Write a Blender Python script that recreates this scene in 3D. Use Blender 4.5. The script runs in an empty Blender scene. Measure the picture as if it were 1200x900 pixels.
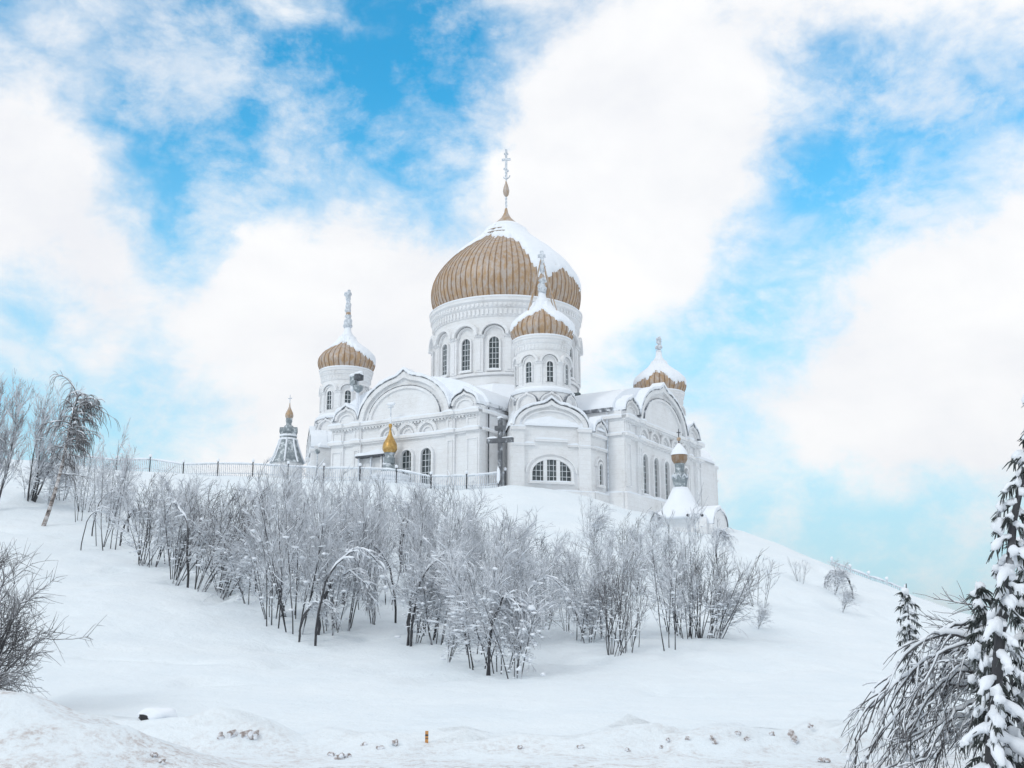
import bpy, bmesh, math, random
import numpy as np
from mathutils import Vector

S = bpy.context.scene
COL = S.collection
R = math.radians
PI = math.pi

# ------------------------------------------------------------------ camera geometry
FPX, PITCH, EYE = 1300.0, R(13.0), 1.7
CT, ST = math.cos(PITCH), math.sin(PITCH)


def ray(px, py):
    u, v = (px - 600) / FPX, (450 - py) / FPX
    return np.array([u, CT - v * ST, ST + v * CT])


def at_depth(px, py, Y):
    d = ray(px, py)
    t = Y / d[1]
    return np.array([d[0] * t, Y, EYE + d[2] * t])


# ------------------------------------------------------------------ properties and objects
def tag(o, label=None, cat=None, group=None, kind=None):
    if label: o['label'] = label
    if cat: o['category'] = cat
    if group: o['group'] = group
    if kind: o['kind'] = kind
    return o


def empty(name, loc, rz=0.0):
    o = bpy.data.objects.new(name, None)
    o.empty_display_size = 0.3
    COL.objects.link(o)
    o.location = loc
    o.rotation_euler = (0, 0, rz)
    return o


class MB:
    """collects polygons and links them as one mesh object"""

    def __init__(self):
        self.V, self.F, self.M = [], [], []

    def add(self, vs, fs, m=0):
        b = len(self.V)
        self.V.extend([tuple(v) for v in vs])
        self.F.extend([tuple(i + b for i in f) for f in fs])
        self.M.extend([m] * len(fs))

    def box(self, fr, u0, u1, z0, z1, w0, w1, m=0):
        vs = [fr(u, w, z) for z in (z0, z1) for w in (w0, w1) for u in (u0, u1)]
        self.add(vs, [(0, 1, 3, 2), (4, 6, 7, 5), (0, 4, 5, 1), (2, 3, 7, 6), (0, 2, 6, 4), (1, 5, 7, 3)], m)

    def prism(self, fr, poly, w0, w1, m=0):
        n = len(poly)
        vs = [fr(u, w0, z) for u, z in poly] + [fr(u, w1, z) for u, z in poly]
        fs = [tuple(range(n)), tuple(range(2 * n - 1, n - 1, -1))]
        fs += [(i, i + n, (i + 1) % n + n, (i + 1) % n) for i in range(n)]
        self.add(vs, fs, m)

    def band(self, fr, outer, inner, w0, w1, m=0):
        """open strip between two polylines, extruded w0..w1"""
        n = len(outer)
        vs = [fr(u, w0, z) for u, z in outer] + [fr(u, w0, z) for u, z in inner]
        vs += [fr(u, w1, z) for u, z in outer] + [fr(u, w1, z) for u, z in inner]
        fs = []
        for i in range(n - 1):
            a, b = i, i + 1
            fs.append((a, b, b + n, a + n))
            fs.append((a + 2 * n, a + 3 * n, b + 3 * n, b + 2 * n))
            fs.append((a, a + 2 * n, b + 2 * n, b))
            fs.append((a + n, b + n, b + 3 * n, a + 3 * n))
        for i in (0, n - 1):
            fs.append((i, i + n, i + 3 * n, i + 2 * n))
        self.add(vs, fs, m)

    def lathe(self, prof, n, c=(0, 0), m=0, a0=0.0, cap=True, mfun=None):
        k = len(prof)
        vs = []
        for r, z in prof:
            for j in range(n):
                a = a0 + 2 * PI * j / n
                vs.append((c[0] + r * math.cos(a), c[1] + r * math.sin(a), z))
        fs = []
        for i in range(k - 1):
            for j in range(n):
                j2 = (j + 1) % n
                fs.append((i * n + j, i * n + j2, (i + 1) * n + j2, (i + 1) * n + j))
        if cap:
            fs.append(tuple(range(n - 1, -1, -1)))
            fs.append(tuple((k - 1) * n + j for j in range(n)))
        self.add(vs, fs, m)

    def tube(self, pts, radii, n=5, m=0, cap=False):
        P = np.asarray(pts, float)
        k = len(P)
        T = np.gradient(P, axis=0)
        T /= np.linalg.norm(T, axis=1)[:, None] + 1e-9
        ref = np.array([0.31, 0.17, 0.93]) if abs(T[0][2]) < 0.9 else np.array([0.9, 0.3, 0.1])
        A = np.cross(T, ref)
        A /= np.linalg.norm(A, axis=1)[:, None] + 1e-9
        B = np.cross(T, A)
        ang = np.arange(n) * 2 * PI / n
        r = np.asarray(radii, float)
        ring = P[:, None, :] + r[:, None, None] * (np.cos(ang)[None, :, None] * A[:, None, :] + np.sin(ang)[None, :, None] * B[:, None, :])
        fs = [(i * n + j, i * n + (j + 1) % n, (i + 1) * n + (j + 1) % n, (i + 1) * n + j) for i in range(k - 1) for j in range(n)]
        if cap:
            fs.append(tuple(range(n - 1, -1, -1)))
            fs.append(tuple((k - 1) * n + j for j in range(n)))
        self.add(ring.reshape(-1, 3).tolist(), fs, m)

    def blob(self, c, r, rng, m=0, sub=1, lump=0.25, flat=0.0):
        key = sub
        if key not in ICO:
            bm = bmesh.new()
            bmesh.ops.create_icosphere(bm, subdivisions=sub + 1, radius=1)
            bm.verts.ensure_lookup_table()
            ICO[key] = (np.array([v.co[:] for v in bm.verts]), [tuple(v.index for v in f.verts) for f in bm.faces])
            bm.free()
        V, F = ICO[key]
        ph = rng.random(6) * 6.28
        d = 1 + lump * (np.sin(3.1 * V[:, 0] + ph[0]) * np.sin(2.7 * V[:, 1] + ph[1]) + 0.6 * np.sin(5.3 * V[:, 2] + ph[2]) * np.sin(4.1 * V[:, 0] + ph[3]))
        W = V * d[:, None]
        if flat:
            W[:, 2] = np.where(W[:, 2] < 0, W[:, 2] * (1 - flat), W[:, 2])
        r = np.asarray(r, float)
        self.add((W * r + np.asarray(c)).tolist(), F, m)

    def build(self, name, mats, parent=None, smooth=False, loc=None, recalc=True):
        me = bpy.data.meshes.new(name)
        me.from_pydata(self.V, [], self.F)
        if not isinstance(mats, (list, tuple)): mats = [mats]
        for mt in mats: me.materials.append(mt)
        if len(mats) > 1:
            me.polygons.foreach_set('material_index', self.M)
        if recalc:
            bm = bmesh.new(); bm.from_mesh(me)
            bmesh.ops.recalc_face_normals(bm, faces=bm.faces)
            bm.to_mesh(me); bm.free()
        if smooth:
            me.polygons.foreach_set('use_smooth', [True] * len(me.polygons))
        me.update()
        o = bpy.data.objects.new(name, me)
        COL.objects.link(o)
        if parent is not None: o.parent = parent
        if loc is not None: o.location = loc
        return o


ICO = {}
HAZE = 0.00038
SKY_BASE = 0.300


# ------------------------------------------------------------------ materials
def new_mat(name):
    m = bpy.data.materials.new(name)
    m.use_nodes = True
    nt = m.node_tree
    b = nt.nodes['Principled BSDF']
    return m, nt, b


def N(nt, typ, **kw):
    n = nt.nodes.new(typ)
    for k, v in kw.items():
        if hasattr(n, k): setattr(n, k, v)
        else: n.inputs[k].default_value = v
    return n


def ramp(nt, fac, stops):
    r = nt.nodes.new('ShaderNodeValToRGB')
    el = r.color_ramp.elements
    while len(el) < len(stops): el.new(0.5)
    for e, (p, c) in zip(el, stops):
        e.position = p
        e.color = (*c, 1) if len(c) == 3 else c
    nt.links.new(fac, r.inputs[0])
    return r.outputs[0]


def noise_tex(nt, scale, detail=4, rough=0.55, vec=None, dist=0.0):
    n = N(nt, 'ShaderNodeTexNoise')
    n.inputs['Scale'].default_value = scale
    n.inputs['Detail'].default_value = detail
    n.inputs['Roughness'].default_value = rough
    n.inputs['Distortion'].default_value = dist
    if vec is not None: nt.links.new(vec, n.inputs['Vector'])
    return n.outputs['Fac']


def coord(nt, which='Object', scale=None):
    t = nt.nodes.new('ShaderNodeTexCoord')
    if scale is None: return t.outputs[which]
    mp = nt.nodes.new('ShaderNodeMapping')
    mp.inputs['Scale'].default_value = scale
    nt.links.new(t.outputs[which], mp.inputs['Vector'])
    return mp.outputs[0]


def mix(nt, fac, a, b):
    m = nt.nodes.new('ShaderNodeMix')
    m.data_type = 'RGBA'
    for s, v in ((0, fac), (6, a), (7, b)):
        if isinstance(v, (tuple, list)): m.inputs[s].default_value = (*v, 1)
        elif isinstance(v, (int, float)): m.inputs[s].default_value = v
        else: nt.links.new(v, m.inputs[s])
    return m.outputs[2]


def math_n(nt, op, a, b=None, clamp=False):
    m = nt.nodes.new('ShaderNodeMath')
    m.operation = op
    m.use_clamp = clamp
    for i, v in enumerate((a, b)):
        if v is None: continue
        if isinstance(v, (int, float)): m.inputs[i].default_value = v
        else: nt.links.new(v, m.inputs[i])
    return m.outputs[0]


def smooth_range(nt, v, lo, hi, a=0.0, b=1.0):
    m = nt.nodes.new('ShaderNodeMapRange')
    m.interpolation_type = 'SMOOTHSTEP'
    m.inputs['From Min'].default_value = lo
    m.inputs['From Max'].default_value = hi
    m.inputs['To Min'].default_value = a
    m.inputs['To Max'].default_value = b
    nt.links.new(v, m.inputs['Value'])
    return m.outputs[0]


def bump(nt, bsdf, h, strength=0.3, dist=0.05):
    b = nt.nodes.new('ShaderNodeBump')
    b.inputs['Strength'].default_value = strength
    b.inputs['Distance'].default_value = dist
    nt.links.new(h, b.inputs['Height'])
    nt.links.new(b.outputs[0], bsdf.inputs['Normal'])


def mat_noise(name, stops, scale, rough=0.7, metal=0.0, bs=0.2, bd=0.03, detail=5, stretch=None):
    m, nt, b = new_mat(name)
    v = coord(nt, 'Object', stretch)
    f = noise_tex(nt, scale, detail, 0.6, v)
    nt.links.new(ramp(nt, f, stops), b.inputs['Base Color'])
    b.inputs['Roughness'].default_value = rough
    b.inputs['Metallic'].default_value = metal
    if bs: bump(nt, b, f, bs, bd)
    return m


def nz_out(nt):
    g = nt.nodes.new('ShaderNodeNewGeometry')
    s = nt.nodes.new('ShaderNodeSeparateXYZ')
    nt.links.new(g.outputs['Normal'], s.inputs[0])
    return s.outputs['Z']


MT = {}
MT['snow'] = mat_noise('snow', [(0.3, (0.84, 0.875, 0.925)), (0.7, (0.88, 0.91, 0.95))], 1.6, 0.65, 0, 0.35, 0.06, 8)
MT['packed_snow'] = mat_noise('packed_snow', [(0.3, (0.78, 0.81, 0.86)), (0.7, (0.85, 0.875, 0.92))], 3.0, 0.65, 0, 0.5, 0.08, 8)


def ground_material():
    m, nt, b = new_mat('snow_ground')
    v = coord(nt, 'Object')
    sep = nt.nodes.new('ShaderNodeSeparateXYZ')
    nt.links.new(v, sep.inputs[0])
    n1 = noise_tex(nt, 0.35, 6, 0.6, v)
    snow = ramp(nt, n1, [(0.3, (0.785, 0.85, 0.895)), (0.7, (0.85, 0.90, 0.93))])
    # road grit ploughed on to the verge
    grit = noise_tex(nt, 9.0, 8, 0.75, v)
    patch = noise_tex(nt, 0.55, 4, 0.6, v, 0.4)
    edge = smooth_range(nt, math_n(nt, 'ADD', sep.outputs['Y'], math_n(nt, 'MULTIPLY', patch, 4.0)), 18.4, 22.0, 1.0, 0.0)
    speck = math_n(nt, 'MULTIPLY', smooth_range(nt, grit, 0.43, 0.65, 0.08, 0.85), smooth_range(nt, noise_tex(nt, 1.1, 6, .68, v, .6), .37, .59))
    amt = math_n(nt, 'MULTIPLY', edge, speck, True)
    col = mix(nt, amt, snow, (0.48, 0.40, 0.37))
    # tiny fallen bits of bark on the slope
    vor = nt.nodes.new('ShaderNodeTexVoronoi')
    vor.inputs['Scale'].default_value = 0.8
    nt.links.new(v, vor.inputs['Vector'])
    dots = smooth_range(nt, vor.outputs['Distance'], 0.02, 0.06, 0.35, 0.0)
    col = mix(nt, dots, col, (0.55, 0.60, 0.66))
    nt.links.new(col, b.inputs['Base Color'])
    b.inputs['Roughness'].default_value = 0.7
    n2 = noise_tex(nt, 1.3, 9, 0.62, v)
    n3 = noise_tex(nt, 14.0, 3, 0.6, v)
    h = math_n(nt, 'ADD', n2, math_n(nt, 'MULTIPLY', n3, 0.12))
    bump(nt, b, h, 0.6, 0.22)
    return m


MT['ground'] = ground_material()


def stone_material():
    m, nt, b = new_mat('rimed_plaster')
    v = coord(nt, 'Object')
    n1 = noise_tex(nt, 0.45, 7, 0.65, v)
    n2 = noise_tex(nt, 3.2, 6, 0.7, v)
    f = math_n(nt, 'ADD', math_n(nt, 'MULTIPLY', n1, 0.6), math_n(nt, 'MULTIPLY', n2, 0.4))
    c = ramp(nt, f, [(0.30, (0.60, 0.585, 0.575)), (0.44, (0.78, 0.778, 0.78)), (0.62, (0.85, 0.86, 0.875))])
    sep = nt.nodes.new('ShaderNodeSeparateXYZ')
    nt.links.new(v, sep.inputs[0])
    # courses of masonry showing through the rime
    cs = math_n(nt, 'FRACT', math_n(nt, 'MULTIPLY', sep.outputs['Z'], 2.6))
    line = smooth_range(nt, cs, 0.0, 0.16, 1.0, 0.0)
    br = math_n(nt, 'MULTIPLY', line, smooth_range(nt, n2, 0.45, 0.62))
    c = mix(nt, math_n(nt, 'MULTIPLY', br, 0.45), c, (0.52, 0.49, 0.47))
    nt.links.new(c, b.inputs['Base Color'])
    b.inputs['Roughness'].default_value = 0.8
    h = math_n(nt, 'SUBTRACT', f, math_n(nt, 'MULTIPLY', line, 0.12))
    bump(nt, b, h, 0.5, 0.09)
    return m


MT['stone'] = stone_material()


def copper_material(name, lo, hi, frost, fr_lo, fr_hi):
    m, nt, b = new_mat(name)
    v = coord(nt, 'Object', (1, 1, 0.45))
    f = noise_tex(nt, 1.1, 7, 0.65, v)
    c = ramp(nt, f, [(0.3, lo), (0.7, hi)])
    f2 = noise_tex(nt, 2.6, 6, 0.7, v)
    fr = smooth_range(nt, f2, fr_lo, fr_hi, 0.0, 0.85)
    nt.links.new(mix(nt, fr, c, frost), b.inputs['Base Color'])
    b.inputs['Metallic'].default_value = 0.15
    b.inputs['Roughness'].default_value = 0.5
    bump(nt, b, f2, 0.2, 0.03)
    return m


MT['copper'] = copper_material('frosted_copper', (0.37, 0.225, 0.11), (0.47, 0.295, 0.145), (0.49, 0.45, 0.43), 0.34, 0.66)
MT['seam'] = copper_material('copper_seam', (0.21, 0.125, 0.065), (0.28, 0.17, 0.085), (0.40, 0.35, 0.32), 0.46, 0.72)
MT['gold'] = mat_noise('gilt', [(0.35, (0.40, 0.22, 0.06)), (0.60, (0.58, 0.36, 0.10)), (0.72, (0.60, 0.52, 0.42))], 4.0, 0.38, 0.45, 0.1)
MT['verdigris'] = mat_noise('green_metal', [(0.35, (0.17, 0.20, 0.22)), (0.52, (0.27, 0.31, 0.33)), (0.62, (0.62, 0.66, 0.69))], 2.5, 0.6, 0.1, 0.15)
MT['metal_edge'] = mat_noise('roof_edge_metal', [(0.38, (0.09, 0.10, 0.12)), (0.50, (0.30, 0.32, 0.35)), (0.58, (0.75, 0.77, 0.80))], 1.6, 0.6, 0, 0.1)
MT['dark_roof'] = mat_noise('bare_roof_metal', [(0.4, (0.06, 0.085, 0.09)), (0.7, (0.14, 0.18, 0.19))], 2.0, 0.55, 0, 0.1)
MT['muntin'] = mat_noise('frosted_muntin', [(0.4, (0.60, 0.64, 0.67)), (0.7, (0.78, 0.8, 0.82))], 5.0, 0.6, 0, 0.1)
MT['wood'] = mat_noise('weathered_timber', [(0.35, (0.07, 0.075, 0.085)), (0.55, (0.14, 0.15, 0.165)), (0.66, (0.5, 0.53, 0.57))], 3.0, 0.8, 0, 0.3)
MT['iron'] = mat_noise('dark_iron', [(0.4, (0.03, 0.035, 0.045)), (0.7, (0.12, 0.13, 0.15))], 6.0, 0.6, 0, 0.1)
MT['rimed_iron'] = mat_noise('rimed_iron', [(0.3, (0.38, 0.42, 0.47)), (0.6, (0.72, 0.76, 0.81))], 5.0, 0.7, 0, 0.2)
MT['orange'] = mat_noise('marker_paint', [(0.4, (0.45, 0.20, 0.06)), (0.6, (0.60, 0.30, 0.10))], 30.0, 0.6, 0, 0.1)
MT['dirt'] = mat_noise('dirty_ice', [(0.33, (0.20, 0.15, 0.13)), (0.46, (0.42, 0.38, 0.37)), (0.56, (0.78, 0.80, 0.84))], 9.0, 0.8, 0, 0.4)
MT['rubber'] = mat_noise('black_rubber', [(0.4, (0.012, 0.013, 0.016)), (0.7, (0.035, 0.036, 0.04))], 6.0, 0.7, 0, 0.2)


def glass_material():
    m, nt, b = new_mat('window_glass')
    v = coord(nt, 'Object')
    f = noise_tex(nt, 1.8, 4, 0.6, v)
    nt.links.new(ramp(nt, f, [(0.35, (0.025, 0.036, 0.042)), (0.65, (0.085, 0.105, 0.115))]), b.inputs['Base Color'])
    b.inputs['Roughness'].default_value = 0.25
    b.inputs['Specular IOR Level'].default_value = 0.4
    return m


MT['glass'] = glass_material()


def frosted_bark(name, dark, mid, white_from, white_to, cover=1.0, scale=3.0, nlo=0.5, nhi=0.75):
    """bark with snow lying on the upper faces and rime in patches"""
    m, nt, b = new_mat(name)
    v = coord(nt, 'Object')
    f = noise_tex(nt, scale, 5, 0.65, v)
    c = ramp(nt, f, [(0.3, dark), (0.7, mid)])
    top = smooth_range(nt, nz_out(nt), white_from, white_to, 0.0, cover)
    rime = smooth_range(nt, noise_tex(nt, scale * 0.6, 4, 0.6, v), nlo, nhi, 0.0, 0.8)
    fac = math_n(nt, 'MAXIMUM', top, rime)
    nt.links.new(mix(nt, fac, c, (0.80, 0.83, 0.88)), b.inputs['Base Color'])
    b.inputs['Roughness'].default_value = 0.8
    return m


MT['bark'] = frosted_bark('dark_bark', (0.022, 0.023, 0.028), (0.065, 0.065, 0.072), 0.25, 0.75, 0.9, 1.8, .52, .72)
MT['twig'] = frosted_bark('frosted_twig', (0.07, 0.074, 0.085), (0.20, 0.207, 0.225), -0.3, 0.5, 0.95, 2.2, 0.37, 0.57)
MT['twig_dark'] = frosted_bark('bare_twig', (0.045, 0.045, 0.05), (0.12, 0.115, 0.12), 0.2, 0.8, 0.7, 1.5, 0.55, 0.8)
MT['twig_brown'] = frosted_bark('brown_twig', (0.055, 0.052, 0.054), (0.14, 0.13, 0.132), 0.1, 0.85, 0.8, 2.0, 0.5, 0.75)
MT['birch_bark'] = mat_noise('birch_bark', [(0.36, (0.05, 0.045, 0.045)), (0.47, (0.26, 0.22, 0.20)), (0.62, (0.62, 0.60, 0.60))], 2.2, 0.8, 0, 0.2, stretch=(1, 1, 2.5))
MT['needle'] = mat_noise('spruce_needles', [(0.35, (0.018, 0.024, 0.024)), (0.54, (0.055, 0.067, 0.064)), (0.66, (0.42, 0.45, 0.48))], 6.0, 0.8, 0, 0.2)

# ------------------------------------------------------------------ terrain
CTRL = []
for px, py, Y in [(100, 790, 30), (100, 700, 43), (100, 620, 62), (100, 547, 88),
                  (225, 556, 88), (350, 800, 30), (350, 760, 38), (350, 680, 54), (350, 605, 74), (350, 564, 87),
                  (470, 566, 86), (540, 575, 84), (600, 800, 31), (600, 740, 42), (600, 660, 58), (600, 605, 74), (600, 570, 83),
                  (650, 574, 84.5), (690, 580, 86), (740, 600, 87), (800, 622, 80), (840, 800, 32), (840, 745, 43), (840, 690, 55), (840, 642, 70), (850, 615, 84),
                  (960, 760, 41), (960, 703, 58), (960, 660, 86), (1060, 780, 40), (1060, 737, 57), (1060, 693, 86), (1120, 722, 84),
                  (-100, 605, 62), (-100, 700, 43), (-150, 533, 88)]:
    CTRL.append(tuple(at_depth(px, py, Y)))
CTRL += [(-25, 20, 0), (-10, 20, 0), (0, 20, 0), (10, 20, 0), (25, 20, 0), (-12, 10, 0), (12, 10, 0), (0, 0, 0), (-30, 0, 0), (30, 0, 0),
         (-30, -20, 0), (0, -20, 0), (30, -20, 0), (-20, 25, .25), (0, 25, .25), (20, 25, .25), (-50, 20, .5), (50, 15, -.3),
         (-.6, 106, 13), (-20, 105, 14.6), (-40, 105, 15), (-62, 100, 15), (0, 130, 12), (17, 99, 10.8), (25, 98, 6.6), (25, 116, 6),
         (40, 100, 2.6), (55, 95, .4), (72, 90, -1.5), (60, 120, -1), (40, 130, 1), (80, 60, -2), (60, 40, -.5), (-40, 130, 13), (-70, 60, 7)]
CTRL = np.array(CTRL)


def tps_fit(C):
    n = len(C)
    X = C[:, :2] / 50.0
    d2 = ((X[:, None, :] - X[None, :, :]) ** 2).sum(-1)
    K = 0.5 * d2 * np.log(d2 + 1e-12) + np.eye(n) * 2e-3
    Pm = np.hstack([np.ones((n, 1)), X])
    A = np.zeros((n + 3, n + 3))
    A[:n, :n] = K; A[:n, n:] = Pm; A[n:, :n] = Pm.T
    return np.linalg.solve(A, np.concatenate([C[:, 2], np.zeros(3)]))


TW = tps_fit(CTRL)
_rs = np.random.RandomState(5)
_grid = _rs.rand(256, 256)


def vnoise(x, y):
    xi, yi = np.floor(x).astype(int), np.floor(y).astype(int)
    fx, fy = x - xi, y - yi
    fx, fy = fx * fx * (3 - 2 * fx), fy * fy * (3 - 2 * fy)
    g = lambda a, b: _grid[a % 256, b % 256]
    return (g(xi, yi) * (1 - fx) + g(xi + 1, yi) * fx) * (1 - fy) + (g(xi, yi + 1) * (1 - fx) + g(xi + 1, yi + 1) * fx) * fy - 0.5


def sstep(x, a, b):
    t = np.clip((x - a) / (b - a), 0, 1)
    return t * t * (3 - 2 * t)


def height(x, y):
    x, y = np.atleast_1d(np.asarray(x, float)), np.atleast_1d(np.asarray(y, float))
    X, Y = x / 50.0, y / 50.0
    z = TW[-3] + TW[-2] * X + TW[-1] * Y
    for (cx, cy, _), w in zip(CTRL, TW):
        d2 = (X - cx / 50) ** 2 + (Y - cy / 50) ** 2
        z = z + w * 0.5 * d2 * np.log(d2 + 1e-12)
    far = np.maximum.reduce([sstep(np.abs(x), 62, 130), sstep(y, 118, 190), sstep(-y, 20, 70)])
    z = z * (1 - far) + far * (-3.0)
    # the land falls away gently to the horizon
    z = z - 0.01 * np.maximum(0, np.hypot(x, y - 50) - 150) ** 0.8
    near = 1 - far
    # drifts and dents
    z += near * (0.34 * vnoise(x * .16 + 3, y * .16) + 0.15 * vnoise(x * .5, y * .5 + 9) + 0.11 * vnoise(x * 1.4 + 5, y * 1.4)) * sstep(y, 20, 40)
    z += near * 0.05 * vnoise(x * 3.1 + 5, y * 3.1)
    # soft pits where lumps of snow fell and rolled
    pit = np.maximum(0, vnoise(x * .75 + 31, y * .55 + 8) - .27)
    z -= near * 1.5 * pit * sstep(y, 22, 30)
    # ploughed berm on the left of the road
    hb = 1.12 * (1 - sstep(x, -6.8, -2.4)) + 0.10 * vnoise(x * 1.3, y * .9) + 0.0
    z += np.maximum(hb, 0) * np.exp(-((y - 14.6 - 0.3 * vnoise(x * .6, y * 0)) / 1.5) ** 2) * (1 - sstep(x, -3.0, -1.6)) * (1 + 0.18 * vnoise(x * 2.6 + 7, y * 2.6))
    # low bank of ploughed lumps along the far edge of the road
    bank = np.exp(-((y - 18.9 - 0.9 * vnoise(x * .25 + 2, y * 0 + 4)) / 0.8) ** 2)
    z += near * bank * (0.16 + 0.5 * vnoise(x * .9, y * 1.1) + 0.55 * np.abs(vnoise(x * 2.7, y * 3.1)) + 0.34 * np.abs(vnoise(x * 6.1, y * 6.3)))
    # drift under the spruces on the right
    z += 0.52 * np.exp(-(((x - 6.0) / 1.9) ** 2 + ((y - 11.7) / 1.0) ** 2))
    return z


def hgt(x, y):
    return float(height(x, y)[0])


def on_ground(px, py, y0=8.0, y1=125.0):
    d = ray(px, py)
    Y = np.arange(y0, y1, 0.1)
    t = Y / d[1]
    x, z = d[0] * t, EYE + d[2] * t
    h = height(x, Y)
    hit = np.nonzero(z <= h)[0]
    if len(hit) == 0: return None
    i = hit[0]
    return np.array([x[i], Y[i], h[i]])


def axis_lines(lo, hi, step, far):
    mid = list(np.arange(lo, hi + 1e-6, step))
    out, d, s = [], step, hi
    while s < far:
        d *= 1.25; s += d; out.append(s)
    pre, d, s = [], step, lo
    while s > -far:
        d *= 1.25; s -= d; pre.append(s)
    return np.array(pre[::-1] + mid + out)


def build_ground():
    gx = axis_lines(-62, 66, 0.45, 1600)
    y_mid = list(np.arange(9, 24, 0.16)) + list(np.arange(24, 112, 0.42))
    d, s, out = 0.42, y_mid[-1], []
    while s < 1600:
        d *= 1.25; s += d; out.append(s)
    d, s, pre = 0.3, 9.0, []
    while s > -900:
        d *= 1.3; s -= d; pre.append(s)
    gy = np.array(pre[::-1] + y_mid + out)
    XX, YY = np.meshgrid(gx, gy)
    Z = height(XX.ravel(), YY.ravel())
    V = np.stack([XX.ravel(), YY.ravel(), Z], 1)
    nx, ny = len(gx), len(gy)
    i = np.arange(ny - 1)[:, None] * nx + np.arange(nx - 1)[None, :]
    F = np.stack([i, i + 1, i + 1 + nx, i + nx], -1).reshape(-1, 4)
    me = bpy.data.meshes.new('ground')
    me.from_pydata(V.tolist(), [], F.tolist())
    me.polygons.foreach_set('use_smooth', [True] * len(me.polygons))
    me.materials.append(MT['ground'])
    o = bpy.data.objects.new('ground', me)
    COL.objects.link(o)
    tag(o, 'snow covered hillside rising from the road verge to the cathedral', kind='structure')


build_ground()

# ------------------------------------------------------------------ cathedral
CX, CY, CZ = -0.6, 106.0, 12.7
ROT = R(-31)
cath = empty('cathedral', (CX, CY, CZ), ROT)
tag(cath, 'large white rime covered cathedral with copper onion domes on the hilltop', 'cathedral')


def frame(ox, oy, phi):
    c, s = math.cos(phi), math.sin(phi)
    return lambda u, w, z: (ox + c * w - s * u, oy + s * w + c * u, z)


def arch_pts(uc, zs, r, rise=None, keel=0.0, n=28, kw=0.22):
    rise = r if rise is None else rise
    out = []
    for i in range(n + 1):
        t = PI * i / n
        u = -r * math.cos(t)
        z = rise * math.sin(t) + keel * max(0, 1 - abs(u) / (kw * r)) ** 1.6
        out.append((uc + u, zs + z))
    return out


def jitter(seed, u, amp):
    return amp * (float(vnoise(np.array([u * 1.3 + seed * 7.7]), np.array([seed * 3.1]))[0]) + 0.6 * float(vnoise(np.array([u * 4.1 + seed]), np.array([seed * 1.7]))[0]))


_sd = [0]


def snow_ledge(mb, fr, u0, u1, z, w0, w1, th=0.13, m=0):
    """uneven strip of snow lying on a ledge"""
    _sd[0] += 1
    s = _sd[0]
    n = max(4, int((u1 - u0) / 0.35))
    us = [u0 + (u1 - u0) * i / n for i in range(n + 1)]
    outer = [(u, z + th + jitter(s, u, th * 0.9)) for u in us]
    outer[0] = (u0, z + th * .4); outer[-1] = (u1, z + th * .4)
    inner = [(u, z) for u in us]
    mb.band(fr, outer, inner, w0, w1, m)


def snow_over(mb, fr, pts, th, w0, w1, lift=0.0):
    _sd[0] += 1
    s = _sd[0]
    inner, outer = [], []
    for i, (u, z) in enumerate(pts):
        a = pts[max(0, i - 1)]; b = pts[min(len(pts) - 1, i + 1)]
        du, dz = b[0] - a[0], b[1] - a[1]
        l = math.hypot(du, dz) + 1e-9
        nu, nzz = -dz / l, du / l
        t = th * (0.45 + 0.75 * max(0, nzz)) + jitter(s, u * 1.5, th * 0.6)
        inner.append((u + nu * lift, z + nzz * lift))
        outer.append((u + nu * (lift + t), z + nzz * (lift + t)))
    mb.band(fr, outer, inner, w0, w1)


def window(parent, fr, uc, z0, z1, hw, w0=0.0, bars=(1, 4), proud=0.24, sur=0.17, rise=None, mull=0, name='window', sill=True):
    rise = hw if rise is None else rise
    mb = MB()
    zs = z1 - rise
    o = [(uc - hw - sur, z0)] + arch_pts(uc, zs, hw + sur, rise + sur, n=16) + [(uc + hw + sur, z0)]
    i = [(uc - hw, z0)] + arch_pts(uc, zs, hw, rise, n=16) + [(uc + hw, z0)]
    mb.band(fr, o, i, w0 - 0.02, w0 + proud)
    if sill:
        mb.box(fr, uc - hw - sur - .06, uc + hw + sur + .06, z0 - .16, z0 + .0, w0 - 0.02, w0 + proud + .1)
        snow_ledge(mb, fr, uc - hw - sur - .04, uc + hw + sur + .04, z0, w0 + .03, w0 + proud + .09, .07, 2)
    pane = [(uc - hw, z0)] + arch_pts(uc, zs, hw, rise, n=16) + [(uc + hw, z0)]
    mb.prism(fr, pane, w0 - .03, w0 + .02, 1)
    nb, nr = bars
    top = lambda u: zs + rise * math.sqrt(max(0, 1 - ((u - uc) / hw) ** 2))
    for k in range(1, nb + 1):
        u = uc - hw + 2 * hw * k / (nb + 1)
        mb.box(fr, u - .022, u + .022, z0 + .01, top(u) - .01, w0 + .022, w0 + .07, 3)
    for k in range(1, nr + 1):
        z = z0 + (z1 - z0) * k / (nr + 1)
        half = hw if z < zs else hw * math.sqrt(max(0, 1 - ((z - zs) / rise) ** 2))
        mb.box(fr, uc - half, uc + half, z - .02, z + .02, w0 + .023, w0 + .066, 3)
    for k in range(1, mull + 1):
        u = uc - hw + 2 * hw * k / (mull + 1)
        mb.box(fr, u - .15, u + .15, z0 + .005, top(u) - .004, w0 + .01, w0 + proud - .03, 0)
    return mb.build(name, [MT['stone'], MT['glass'], MT['snow'], MT['muntin']], parent)


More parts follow.
